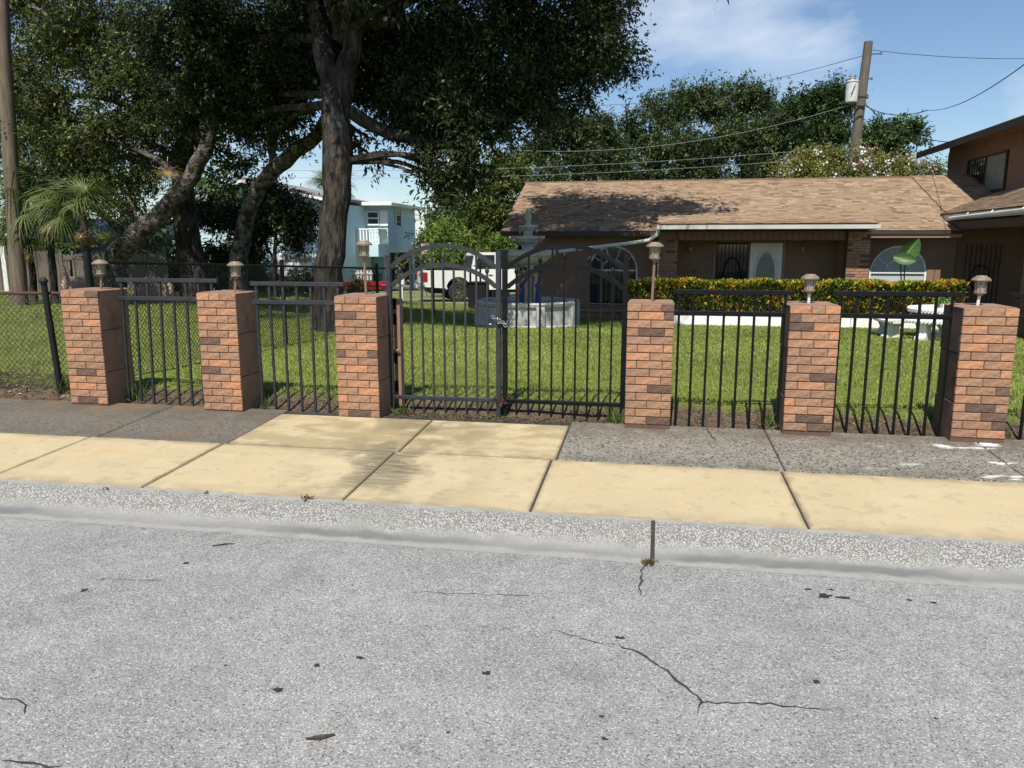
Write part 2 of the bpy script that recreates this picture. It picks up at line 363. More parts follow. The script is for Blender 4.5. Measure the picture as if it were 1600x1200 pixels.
        wp=mt('MULTIPLY',mr(X,1.0,2.2),mr(noise(3.6,8,(.7,1.6,1)),.61,.67)); col=mix(wp,col,(.62,.62,.60))
        hgt=noise(110,4); bs,bd=.5,.006
    Lk(col,b.inputs['Base Color'])
    bn=N.new('ShaderNodeBump'); bn.inputs['Strength'].default_value=bs; bn.inputs['Distance'].default_value=bd; Lk(hgt,bn.inputs['Height']); Lk(bn.outputs[0],b.inputs['Normal'])
    return m
M['ground']=ground_mat(); M['asphalt']=pave_mat('worn_asphalt','asphalt'); M['kerb']=pave_mat('exposed_aggregate_kerb','kerb'); M['beige']=pave_mat('beige_concrete','beige'); M['greyslab']=pave_mat('weathered_grey_concrete','grey')

# ------------------------------------------------------------------ ground, road, kerb, pavement
rng=np.random.default_rng(3)
xs=np.unique(np.concatenate([np.arange(-30,24.01,.5),np.linspace(-420,-30,14),np.linspace(24,420,14)]))
ys=np.unique(np.concatenate([np.arange(6.36,8,.08),np.arange(8,30,.5),np.arange(30,70,2.),np.linspace(70,900,12)]))
V=np.array([[x,y,gz(x,y)+ (0.012*math.sin(x*5.1+y*3)+.01*math.sin(x*9.7-y*7) if y<9 and y>6.5 else 0)] for y in ys for x in xs])
nx=len(xs); I=np.array([[j*nx+i,j*nx+i+1,(j+1)*nx+i+1,(j+1)*nx+i] for j in range(len(ys)-1) for i in range(nx-1)])
g=struct(npmesh('ground',V,I,M['ground'])); g.data.polygons.foreach_set('use_smooth',[True]*len(I))
struct(MB().sheet([(-420,-400,-.06),(420,-400,-.06),(420,-7.9,-.06),(-420,-7.9,-.06)]).build('far_verge_ground',M['ground']))
road=struct(MB().box(-420,420,-8,3.975,-.3,0).build('road',M['asphalt']))
# kerb: a rolled profile with gutter pan, cast in two lengths with an open joint
prof=[(3.978,-.3),(3.978,.004),(4.04,.001),(4.10,.004),(4.15,.018),(4.19,.052),(4.23,.088),(4.27,.110),(4.31,.121),(4.336,.124),(4.336,-.3)]
kx=atz(1020,840,.06).x
kerb=struct(MB().prism(prof,'x',kx-420,kx-.012).build('kerb',M['kerb'],smooth=50))
MB().prism(prof,'x',kx+.012,kx+420).build('kerb_length',M['kerb'],kerb,org=(0,0,0),smooth=50)
MB().prism([(y_,z_-.015 if z_>-.1 else z_) for y_,z_ in prof],'x',kx-.0115,kx+.0115).build('joint_fill',M['crack'],kerb,org=(0,0,0))
# pavement slabs
side=struct(MB().prism([(4.342,-.3),(4.342,slab_z(4.342)-.016),(6.42,slab_z(6.42)-.016),(6.42,-.3)],'x',-420,420).build('sidewalk',M['crack']))
def jx(px,py,Yr):
    return atz(px,py,slab_z(Yr)).x
j0,j1,j2,j3,j4=[jx(*p) for p in ((60,714,4.9),(284,726,4.9),(571,746,4.9),(845,757,4.9),(1246,785,4.9))]
def slab(x0,x1,y0,y1,m,gap=.006,dz=0):
    b=MB(); g_=gap
    X0,X1,Y0,Y1=x0+g_,x1-g_,y0+g_+.004,y1-g_-.004; z0,z1=slab_z(Y0)+dz,slab_z(Y1)+dz; e=.008
    vs=[(X0,Y0,.0),(X1,Y0,.0),(X1,Y1,.0),(X0,Y1,.0),(X0,Y0,z0-e),(X1,Y0,z0-e),(X1,Y1,z1-e),(X0,Y1,z1-e),(X0+e,Y0+e,z0),(X1-e,Y0+e,z0),(X1-e,Y1-e,z1),(X0+e,Y1-e,z1)]
    b.add(vs,[(3,2,1,0),(8,9,10,11)]+[(i,(i+1)%4,(i+1)%4+4,i+4) for i in range(4)]+[(4+i,4+(i+1)%4,8+(i+1)%4,8+i) for i in range(4)])
    return b.build('slab',m,side,org=(0,0,0))
YS=5.36
bx=[j0-2.7,j0-1.35,j0,j1,j2,j3,j4,j4+1.62,j4+3.2]
bx=[-40]+[j0-1.4*k for k in range(6,0,-1)]+[j0,j1,j2,j3,j4]+[j4+1.55*k for k in range(1,6)]+[40]
for a,b_ in zip(bx[:-1],bx[1:]): slab(a,b_,4.345,YS,M['beige'],dz=random.uniform(-.002,.002))
dl=jx(400,668,5.8); dr=jx(880,690,5.8); dm=jx(645,684,5.8)
gl=jx(215,657,5.8); gr=jx(1215,710,5.8); gr2=jx(1565,718,5.8)
gx=[-40]+[gl-1.5*k for k in range(5,0,-1)]+[gl,dl,dm,dr,gr,gr2]+[gr2+1.5*k for k in range(1,5)]+[40]
for a,b_ in zip(gx[:-1],gx[1:]):
    beige=abs((a+b_)/2-(dl+dr)/2)<(dr-dl)/2
    slab(a,b_,YS,6.27 if beige else 6.42,M['beige'] if beige else M['greyslab'],gap=.005,dz=random.uniform(-.003,.002) if not beige else .002)
# cracks, tar spots and stains lying on the road
def crack(pts,w,name='crack',zf=lambda Y:.0022,par=road):
    P=[atz(x,y,0) if zf(1)<.01 else atz(x,y,zf(5.8)) for x,y in pts]; Q=[]
    for a,b_ in zip(P[:-1],P[1:]):
        n=max(2,int((b_-a).length/.03))
        for i in range(n): Q.append(a.lerp(b_,i/n)+Vector((random.uniform(-.011,.011),random.uniform(-.011,.011),0)))
    Q.append(P[-1]); b=MB(); o=[]
    for i,q in enumerate(Q):
        t=(Q[min(i+1,len(Q)-1)]-Q[max(i-1,0)]).normalized(); s_=Vector((-t.y,t.x,0))*w*random.uniform(.35,1.2)*(.25 if i in(0,len(Q)-1) else 1)
        b.v+= [(q.x-s_.x,q.y-s_.y,zf(q.y)),(q.x+s_.x,q.y+s_.y,zf(q.y))]
    for i in range(len(Q)-1): b.f.append((2*i,2*i+1,2*i+3,2*i+2)); b.m.append(0)
    return b.build(name,M['crack'],par,org=(0,0,0))
crack([(968,1008),(1000,1020),(1030,1042),(1060,1064),(1080,1080),(1096,1098),(1090,1118)],.006)
crack([(1096,1098),(1150,1100),(1205,1101),(1300,1110)],.0045)
crack([(1014,878),(1004,893),(1001,912),(1000,930)],.006)
crack([(640,925),(720,928),(830,932)],.002); crack([(0,1088),(20,1093),(38,1104),(38,1116)],.005); crack([(0,1188),(40,1192),(95,1198)],.006)
crack([(150,905),(260,908)],.002); crack([(860,985),(930,1003),(968,1008)],.0025)
crack([(1090,688),(1102,705),(1118,728)],.005,zf=lambda Y:slab_z(Y)+.004,par=side)
def spot(px,py,rx,ry,m='tar',n=17,name='tar_spot'):
    c=atz(px,py,0); pts=[]
    for i in range(n):
        a=2*math.pi*i/n; k=random.uniform(.45,1.2); pts.append((c.x+math.cos(a)*rx*k,c.y+math.sin(a)*ry*k,.0026))
    return MB().sheet(pts).build(name,M[m],road,org=(0,0,0))
for a in [(131,923,.022,.02),(292,880,.02,.018),(495,1040,.014,.012),(563,1028,.02,.014),(435,1078,.021,.02),(761,1052,.024,.018),(968,997,.022,.014),(1275,1066,.018,.017),(1290,932,.04,.03),(1318,934,.04,.014),(1262,921,.02,.012),(1300,922,.02,.012),(1458,942,.02,.011),(1420,938,.016,.009),(945,1155,.012,.010),(1462,1123,.008,.008),(863,966,.006,.006),(420,770,.004,.004),(352,1040,.008,.006),(700,1145,.009,.007),(940,1120,.012,.01)]: spot(*a)
MB().tube([atz(478,1154,.006),atz(500,1152,.010),atz(523,1147,.007)],[.003,.009,.003],5).build('fallen_twig',M['bark'],road,org=(0,0,0))
MB().tube([atz(332,853,.006),atz(350,850,.006),atz(366,849,.006)],[.003,.004,.002],5).build('fallen_twig',M['bark'],road,org=(0,0,0))

# ------------------------------------------------------------------ leaves and litter generators
def norm(a): return a/np.maximum(1e-9,np.linalg.norm(a,axis=1,keepdims=True))
def leaf_arrays(pos,d,nrm,ln,wd,fold=.18):
    s=norm(np.cross(d,nrm)); n2=np.cross(s,d)
    mid=pos+d*(ln*.48)[:,None]; up=n2*(wd*fold)[:,None]
    V=np.stack([pos,mid+s*(wd*.5)[:,None]+up,pos+d*ln[:,None],mid-s*(wd*.5)[:,None]+up],axis=1).reshape(-1,3)
    n=len(pos); base=np.arange(n)*4
    F=np.stack([base,base+1,base+2,base+3],axis=1)
    return V,F
def crown(name,clumps,n,size,pal,seed,parent,org,aspect=.36,droop=.25,twig=.45,perTwig=22,minfill=.35,mat_='leaf'):
    """clumps: (x,y,z,rx,ry,rz). Leaves sit on twigs spread through each clump."""
    r=np.random.default_rng(seed); C=np.array(clumps,dtype=float)
    w=(C[:,3]*C[:,4]*C[:,5])**(.72); w/=w.sum(); nt_=max(1,n//perTwig)
    ci=r.choice(len(C),nt_,p=w); u=norm(r.normal(size=(nt_,3))); rad=minfill+(1-minfill)*r.random(nt_)**.6
    rad*=1+.18*r.normal(size=nt_)
    ns=9; su=norm(r.normal(size=(len(C),ns,3))); sr=.45+.72*r.random((len(C),ns)); sub=C[:,None,:3]+su*sr[:,:,None]*C[:,None,3:]; stn=.6+.75*r.random((len(C),ns))
    si=r.integers(0,ns,nt_); tp=np.where((r.random(nt_)<.14)[:,None],C[ci,:3]+u*rad[:,None]*C[ci,3:],sub[ci,si]+u*(rad*.36)[:,None]*C[ci,3:])
    td=norm(u+r.normal(size=(nt_,3))*.7+np.array([0,0,-droop])); tl=twig*(.5+r.random(nt_))
    ttone=(.7+.5*r.random(nt_))*stn[ci,si]; pal=np.array(pal); pi=r.integers(0,len(pal),nt_)
    N=nt_*perTwig; ti=np.repeat(np.arange(nt_),perTwig); s_=r.random(N)
    pos=tp[ti]+td[ti]*(s_*tl[ti])[:,None]+r.normal(size=(N,3))*(.16*tl[ti])[:,None]
    d=norm(td[ti]*.6+r.normal(size=(N,3))*.75+np.array([0,0,-droop]))
    tn=norm(r.normal(size=(nt_,3))*.75+np.array([0,-.25,.7])); nr=norm(tn[ti]+.42*r.normal(size=(N,3))); ln=size*(.6+.8*r.random(N)); wd=ln*aspect*(.8+.4*r.random(N))
    V,F=leaf_arrays(pos,d,nr,ln,wd)
    c=pal[pi[ti]]*ttone[ti][:,None]*(.75+.5*r.random(N))[:,None]
    return npmesh(name,V,F,M[mat_],parent,org,np.repeat(c,4,axis=0))
OAK_SHADED=[(.026,.042,.012),(.034,.050,.015),(.020,.033,.010),(.046,.060,.020)]  # leaf tones lowered so the crown's deep shade sits in the colour
LIT=[(.085,.11,.027),(.055,.08,.020),(.125,.14,.036),(.036,.053,.014)]
def wiggle(pts,amp,seed,sub=4):
    r=random.Random(seed); P=[Vector(p) for p in pts]; Q=[]
    for i in range(len(P)-1):
        p0=P[max(0,i-1)];p1=P[i];p2=P[i+1];p3=P[min(len(P)-1,i+2)]
        for k in range(sub):
            t=k/sub; q=.5*((2*p1)+(p2-p0)*t+(2*p0-5*p1+4*p2-p3)*t*t+(3*p1-p0-3*p2+p3)*t**3)
            Q.append(q+Vector((r.uniform(-1,1),r.uniform(-1,1),r.uniform(-.5,.5)))*amp)
    Q.append(P[-1]); return Q
def interp(v,k):
    return [float(np.interp(i,np.linspace(0,k-1,len(v)),v)) for i in range(k)]
def tree(name,label,cat,base,limbs,clumps,n,size,pal,seed,bark='bark',group=None,auto=True,**kw):
    base=Vector(base); t=thing(name,base,label,cat,group); b=MB(); nodes=[]
    for pts,rad in limbs:
        Q=wiggle(pts,.02+.10*max(rad)*.5,seed+len(nodes)); b.tube(Q,interp(rad,len(Q)),10 if max(rad)>.12 else 6); nodes+=Q[len(Q)//3:]
    if auto:
        r=random.Random(seed)
        for c in clumps:
            c0=Vector(c[:3]); q=min(nodes,key=lambda p:(p-c0).length+ (2.0 if p.z>c0.z+.5 else 0)); 
            if (q-c0).length<.3: continue
            mid=q.lerp(c0,.5)+Vector((r.uniform(-.2,.2),r.uniform(-.2,.2),r.uniform(0,.35)))*min(1,(q-c0).length*.4)
            l=(q-c0).length; r0=min(.10,.03+.018*l); b.tube(wiggle([q,mid,c0],.03,seed+3),interp([r0,r0*.65,r0*.25],9),5)
            for k in range(3):
                e=c0+Vector((r.uniform(-1,1)*c[3],r.uniform(-1,1)*c[4],r.uniform(-.8,.8)*c[5])); s_=mid.lerp(c0,r.uniform(.2,.9)); b.tube(wiggle([s_,e],.04,seed+k),interp([r0*.4,r0*.12],5),4)
    b.build('trunk',M[bark],t,smooth=60)
    crown('crown',clumps,n,size,pal,seed,t,base,**kw)
    return t
def tuft(c,n,h,seed,col=(.10,.14,.035),spread=.06,name='grass_tuft',label=None,parent=None,lean=.5):
    r=np.random.default_rng(seed); pos=np.array(c)+np.concatenate([r.normal(size=(n,2))*spread,np.zeros((n,1))],axis=1)
    d=norm(r.normal(size=(n,3))*lean+np.array([0,0,1.0])); ln=h*(.5+.7*r.random(n)); nr=norm(r.normal(size=(n,3))+np.array([0,-.5,0])); wd=np.full(n,.010)
    V,F=leaf_arrays(pos,d,nr,ln,wd); cc=np.array(col)*(.7+.6*r.random(n))[:,None]
    o=npmesh(name,V,F,M['grass'],parent,tuple(c),np.repeat(cc,4,axis=0))
    return o

# ------------------------------------------------------------------ brick pillars
TONES=[(.335,.193,.120),(.30,.174,.110),(.36,.203,.125),(.46,.23,.127),(.41,.215,.124),(.13,.086,.065),(.15,.098,.074)]
_brick={}
def brick_mesh(w,h,ti):
    k=(round(w,3),round(h,3),ti)
    if k not in _brick:
        b=MB().bbox(-w/2,w/2,-.009,.02,-h/2,h/2,.0035); o=b.build('brick',M['brick'],None,org=(0,0,0),tone=TONES[ti]); _brick[k]=o.data; bpy.data.objects.remove(o)
    return _brick[k]
def pillar(x0,x1,ztop,seed,label,old):
    r=random.Random(seed); z0=.19; y0,y1=6.28,6.69; cx=(x0+x1)/2
    t=thing('brick_pillar',(cx,6.48,z0),label,'pillar','brick gate and fence pillars')
    H=ztop-z0; zz=[z0-.06,z0+H*.30,z0+H*.66,ztop-.004]
    sm=M['stucco_old'] if old else M['stucco']
    for i in range(3):
        d=.004*(i%2); MB().bbox(x0+.003+d,x1-.003-d,y0+.004,y1-d,zz[i]+(.004 if i else 0),zz[i+1],.006).build('block',sm,t)
    MB().prism([(x0+.001,ztop-.006),(x1-.001,ztop-.006),(x1-.02,ztop+.004),(x0+.02,ztop+.004)],'y',y0+.002,y1).build('cap',M['stucco'],t)
    MB().box(x0+.004,x1-.004,y0,y0+.0035,z0-.05,ztop-.012).build('mortar',M['mortar'],t)
    pitch=.0665; n=int(H/pitch); W_=x1-x0; z=ztop-.002; row=0
    while z-pitch>z0-.02:
        hb=pitch-.0075
        if row==0: ws=[.16,.10,W_-.26]
        elif row%2==1: ws=[.085+r.uniform(-.012,.012),.205]; ws.append(W_-sum(ws))
        else: a=W_/2+r.uniform(-.012,.012); ws=[a,W_-a]
        if row==0: r.shuffle(ws)
        x=x0
        for w in ws:
            ti=r.choices(range(7),[5,4,4,1.7,2.2,1.1,1.1])[0]
            ww=round((w-.007)*200)/200
            piece('brick',brick_mesh(ww,hb,ti),t,(x+w/2+r.uniform(-.001,.001),y0+.002+r.uniform(-.002,.0015),z-pitch/2),(r.uniform(-.012,.012),0,r.uniform(-.008,.008)))
            x+=w
        z-=pitch; row+=1
    return t
PX=[(-5.39,-4.995),(-4.01,-3.625),(-2.705,-2.32),(-.195,.18),(1.06,1.435),(2.30,2.685)]
PT=[1.285,1.275,1.262,1.235,1.235,1.235]
PL=['leftmost brick pillar, beside the chain link fence','second brick pillar from the left, between two grey iron panels','brick pillar at the left side of the arched double gate','brick pillar at the right side of the arched double gate','second brick pillar from the right, between two black iron panels','rightmost brick pillar, in front of the white stone table']
for i in range(6): pillar(*PX[i],PT[i],20+i,PL[i],i>=4)

# ------------------------------------------------------------------ iron fence panels
def panel(xa,xb,Y,zt,zm,zb,n,m,label,xe=.0,tilt=0):
    t=thing('iron_fence_panel',((xa+xb)/2,Y,zb),label,'fence panel','iron fence panels between the pillars')
    MB().bbox(xa,xb,Y-.019,Y+.019,zt-.019,zt+.019,.003).build('rail',m,t)
    MB().bbox(xa+xe,xb-.004,Y-.019,Y+.019,zm-.019,zm+.019,.003).build('rail',m,t)
    for i in range(n):
        x=xa+.05+(xb-xa-.11)*i/(n-1)+random.uniform(-.004,.004); d=random.uniform(-.006,.006)
        MB().tube([(x,Y,zt-.015),(x+d+tilt,Y+random.uniform(-.004,.004),zb+random.uniform(-.012,.012))],.0135,4).build('bar',m,t)
    return t
panel(-4.99,-3.95,6.54,1.37,1.20,.19,8,M['iron_sheen_grey'],'iron panel tinted grey for sheen between the two leftmost pillars, chain link close behind',tilt=-.03)
panel(-3.60,-2.70,6.50,1.35,1.185,.17,7,M['iron_sheen_grey'],'iron panel tinted grey for sheen between a brick pillar and the left gate pillar')
panel(.17,1.12,6.50,1.316,1.142,.17,8,M['iron'],'black iron panel just right of the gate, hedge behind it')
panel(1.43,2.36,6.50,1.317,1.142,.165,8,M['iron'],'black iron panel in front of the white stone bench')
panel(2.70,3.95,6.50,1.317,1.142,.165,9,M['iron'],'black iron panel cut by the right edge of the picture')

# ------------------------------------------------------------------ arched double gate
def arc(xa,xb,z_end,z_top,n=16):
    w=(xb-xa)/2; h=z_top-z_end; rr=(w*w+h*h)/(2*h); c=(xa+xb)/2; a=math.asin(w/rr)
    return [(c+rr*math.sin(-a+2*a*i/n), z_top-rr+rr*math.cos(-a+2*a*i/n)) for i in range(n+1)]
def arcz(x,xa,xb,z_end,z_top):
    w=(xb-xa)/2; h=z_top-z_end; rr=(w*w+h*h)/(2*h); c=(xa+xb)/2; return z_top-rr+math.sqrt(rr*rr-(x-c)**2)
YG=6.60
def leaf(xa,xb,m,label,zhl,zhr,first_tall):
    t=thing('gate_leaf',((xa+xb)/2,YG,.16),label,'gate','leaves of the arched double gate')
    for x,zt in ((xa,zhl),(xb,zhr)):
        p=MB().bbox(x-.022,x+.022,YG-.022,YG+.022,.15,zt,.003).build('post',m,t); MB().bbox(x-.025,x+.025,YG-.025,YG+.025,zt,zt+.008,.002).build('post_cap',m,p)
    A=(xa+.022,xb-.022,1.50,1.69); B=(xa+.022,xb-.022,1.335,1.525)
    def flat(a,nm):
        P=arc(*a); b=MB(); hw,hh=.013,.019
        for i,(x,z) in enumerate(P):
            x2,z2=P[min(i+1,len(P)-1)]; x1,z1=P[max(i-1,0)]; l=math.hypot(x2-x1,z2-z1); nx_,nz_=-(z2-z1)/l,(x2-x1)/l
            b.v+=[(x-nx_*hh,YG-hw,z-nz_*hh),(x+nx_*hh,YG-hw,z+nz_*hh),(x+nx_*hh,YG+hw,z+nz_*hh),(x-nx_*hh,YG+hw,z-nz_*hh)]
        for i in range(len(P)-1):
            for j in range(4): b.f.append((4*i+j,4*i+(j+1)%4,4*i+4+(j+1)%4,4*i+4+j)); b.m.append(0)
        b.f+= [(0,1,2,3),(4*len(P)-1,4*len(P)-2,4*len(P)-3,4*len(P)-4)]; b.m+=[0,0]
        return b.build(nm,m,t)
    flat(A,'arched_rail'); flat(B,'arched_rail')
    MB().bbox(xa+.02,xb-.02,YG-.016,YG+.016,.31,.345,.003).build('bottom_rail',m,t)
    n=9
    for i in range(n):
        x=xa+(xb-xa)*(i+1)/(n+1)+random.uniform(-.003,.003); tall=(i%2==1)
        zt=arcz(x,*A)-.012 if tall else arcz(x,*B)+.05
        bar=MB().tube([(x,YG,.185+random.uniform(-.012,.012)),(x,YG,zt)],.0115,4).build('bar',m,t)
        if not tall:
            MB().lathe([(.008,0),(.017,.014),(.020,.028),(.015,.044),(.004,.062)],8,(x,YG,zt-.004)).build('finial',m,bar,smooth=True)
    return t
leaf(-2.315,-1.318,M['iron_sheen_grey'],'left leaf of the arched gate, iron tinted grey for sun sheen',1.60,1.65,0)
leaf(-1.262,-.225,M['iron'],'right leaf of the arched gate, black iron',1.645,1.625,0)
# hinge strip on the left gate pillar
h=thing('hinge_board',(-2.27,6.72,.16),'narrow brown board with black hinges behind the left gate pillar','hinge board')
MB().bbox(-2.318,-2.235,6.70,6.73,.16,1.215,.004).build('board',M['stucco'],h)
for z in (.36,.62,.98,1.12): MB().bbox(-2.318,-2.285,6.682,6.6985,z,z+.10,.004).build('hinge',M['iron'],h)
MB().bbox(-2.33,-2.26,6.665,6.681,.735,.755,.003).build('latch_bar',M['galv'],h)
def torus(b,M_,R0,r0,n=10,k=5,str_=1.5):
    o=len(b.v)
    for i in range(n):
        a=2*math.pi*i/n
        for j in range(k):
            c=2*math.pi*j/k; p=Vector(((R0+r0*math.cos(c))*math.cos(a)*str_,(R0+r0*math.cos(c))*math.sin(a),r0*math.sin(c))); b.v.append(tuple(M_@p))
    for i in range(n):
        for j in range(k):
            b.f.append((o+i*k+j,o+((i+1)%n)*k+j,o+((i+1)%n)*k+(j+1)%k,o+i*k+(j+1)%k)); b.m.append(0)
def chain(z,m,label,nl,seed,tail):
    r=random.Random(seed); t=thing('gate_chain',(-1.29,YG,z),label,'chain')
    for i in range(nl):
        a=2*math.pi*i/nl; p=Vector((-1.29+.068*math.cos(a),YG+.048*math.sin(a),z+.022*math.sin(2*a+seed)+r.uniform(-.012,.012)))
        q=Matrix.Translation(p)@Matrix.Rotation(a+math.pi/2,4,'Z')@Matrix.Rotation(math.pi/2*(i%2)+r.uniform(-.3,.3),4,'X')
        b=MB(); torus(b,q,.011,.0036); b.build('link',m,t,smooth=True)
    for i in range(tail):
        p=Vector((-1.29+(i-tail/2)*.027,YG-.05-.004*(i%2),z+.05-.018*i if i%3 else z-.03+.01*i)); q=Matrix.Translation(p)@Matrix.Rotation(.7*i,4,'Y')@Matrix.Rotation(math.pi/2*(i%2),4,'X')
        b=MB(); torus(b,q,.011,.0036); b.build('link',m,t,smooth=True)
    MB().bbox(-1.305,-1.275,YG-.075,YG-.053,z-.055,z-.02,.004).build('padlock',M['iron'] if m is M['galv'] else M['rust_iron'],t)
    return t
chain(1.045,M['galv'],'silver chain with padlock around the middle posts of the gate','14' and 14,1,7)
chain(.335,M['rust_iron'],'dark red chain low around the middle posts of the gate',12,2,5)

# ------------------------------------------------------------------ lamps on the pillars
def lamp(x,z0,zh,label,w=.055,stake='stake',lean=0.0,round_=False):
    y=6.46; t=thing('pillar_lamp',(x,y,z0),label,'lamp','path lamps on the pillars'); n=24 if round_ else 8
    tx=x+lean
    MB().tube([(x,y,z0-.004),(tx,y,zh)],.0115,8).build('stake',M[stake],t,smooth=True)
    MB().lathe([(.016,-.022),(.026,-.008),(w*.82,0),(w*.84,.008),(w*.74,.012)],n,(tx,y,zh)).build('lower_ring',M['lampcap'],t,smooth=30)
    MB().lathe([(w*.60,.010),(w*.66,.045),(w*.70,.09)],12,(tx,y,zh)).build('lens',M['lamplens'],t,smooth=30)
    for k in range(6):
        a=k*math.pi/3+.2; MB().tube([(tx+w*.72*math.cos(a),y+w*.72*math.sin(a),zh+.008),(tx+w*.78*math.cos(a),y+w*.78*math.sin(a),zh+.096)],.0045,4).build('rib',M['lampcap'],t)
    MB().lathe([(w*.75,.092),(w*1.32,.094),(w*1.34,.102),(w*1.05,.118),(w*.7,.130),(w*.66,.134)],n,(tx,y,zh)).build('cap',M['lampcap'],t,smooth=30)
    return t
lamp(-5.10,1.289,1.425,'path lamp on the leftmost brick pillar',lean=.012,round_=True)
lamp(-3.735,1.279,1.415,'round-topped path lamp on the second pillar from the left',lean=.02,round_=True)
lamp(-2.48,1.266,1.60,'path lamp on a tall brown stake on the left gate pillar',lean=-.006,round_=True)
lamp(.0,1.239,1.585,'path lamp on a tall pale stake on the right gate pillar',lean=.01)
lamp(1.228,1.239,1.335,'path lamp on a short stake on the second pillar from the right',stake='stakew')
lamp(2.462,1.239,1.332,'path lamp on a short white stake on the rightmost pillar',stake='stakew',lean=.008)

# ------------------------------------------------------------------ chain link fences
def link_mesh(b,p0,p1,h0,h1,zb0,zb1,pitch,r):
    # two families of diagonal wires woven between bottom and top
    L_=(Vector((p1[0],p1[1],0))-Vector((p0[0],p0[1],0))).length; H=(h0+h1)/2; n=int((L_+H)/pitch)
    def P(s,v):
        f=s/L_; return (p0[0]+(p1[0]-p0[0])*f,p0[1]+(p1[1]-p0[1])*f,(zb0+(zb1-zb0)*f)+v*(h0+(h1-h0)*f)/H)
    for i in range(n):
        a=i*pitch-H
        for sgn in (1,-1):
            s0,s1=(a,a+H) if sgn>0 else (a+H,a); v0,v1=0,H
            if s0<0: v0=(0-s0)/(s1-s0)*H; 
            if s0>L_: v0=(L_-s0)/(s1-s0)*H
            if s1>L_: v1=(L_-s0)/(s1-s0)*H
            if s1<0: v1=(0-s0)/(s1-s0)*H
            if v1-v0<.01: continue
            q0=s0+(s1-s0)*v0/H; q1=s0+(s1-s0)*v1/H; A=Vector(P(q0,v0)); B=Vector(P(q1,v1)); b.tube([A,B],r,3,cap=False)
def fence(name,label,pts,zoff,height,posts,m_rail,m_mesh,pitch,wr,pr=.022,pm=None):
    b0=pts[0]; t=thing(name,(b0[0],b0[1],gz(*b0[:2])),label,'fence')
    for a,b_ in zip(pts[:-1],pts[1:]):
        g0,g1=gz(*a)+zoff,gz(*b_)+zoff; mb=MB(); link_mesh(mb,a,b_,height,height,g0,g1,pitch,wr if a[1]<12 else wr*.16); struct(mb.build('wire_mesh',m_mesh,t),'stuff')
        MB().tube([(a[0],a[1],g0+height),(b_[0],b_[1],g1+height)],pr,8).build('top_rail',m_rail,t,smooth=True)
    for (x,y,lx) in posts:
        g0=gz(x,y); MB().tube([(x+lx,y,g0-.1),(x,y,g0+zoff+height+.10)],.034,10).build('post',pm or m_rail,t,smooth=True)
    return t
gy=6.72
f1=thing('chain_link_fence',(-7.5,gy,.2),'low chain link fence with rusty red top rail left of the pillars','fence')
mb=MB(); link_mesh(mb,(-11.5,gy),(-5.45,gy),.98,.98,.22,.22,.062,.0033); struct(mb.build('wire_mesh',M['wire'],f1),'stuff')
MB().tube([(-11.5,gy,1.21),(-8.5,gy+.01,1.20),(-5.62,gy,1.225)],.017,8).build('top_rail',M['rust_iron'],f1,smooth=True)
MB().tube([(-5.83,gy-.05,.14),(-5.90,gy-.05,1.33)],.030,10).build('post',M['black'],f1,smooth=True); MB().lathe([(.042,0),(.044,.02),(.02,.05)],10,(-5.90,gy-.05,1.33)).build('post_cap',M['black'],f1)
MB().tube([(-5.47,gy-.03,.2),(-5.49,gy-.03,1.27)],.010,6).build('tension_bar',M['galv'],f1)
MB().tube([(-8.7,gy,.14),(-8.72,gy,1.28)],.03,10).build('post',M['black'],f1,smooth=True)
fence('chain_link_fence','tall black chain link fence running back along the left side of the lawn',[(-5.62,6.95),(-5.70,15.5),(-5.85,24.6)],.03,1.21,[(-5.62,6.95,0),(-5.66,11.2,0),(-5.70,15.5,0),(-5.78,20,0),(-5.85,24.6,0)],M['black'],M['wire'],.064,.0031,.019)
fence('chain_link_fence','black chain link fence across the back of the lawn, in front of the truck',[(-5.80,24.75),(-3.95,24.75)],.03,1.35,[(-5.55,24.75,0),(-5.0,24.75,0)],M['black'],M['wire'],.085,.0018,.02)

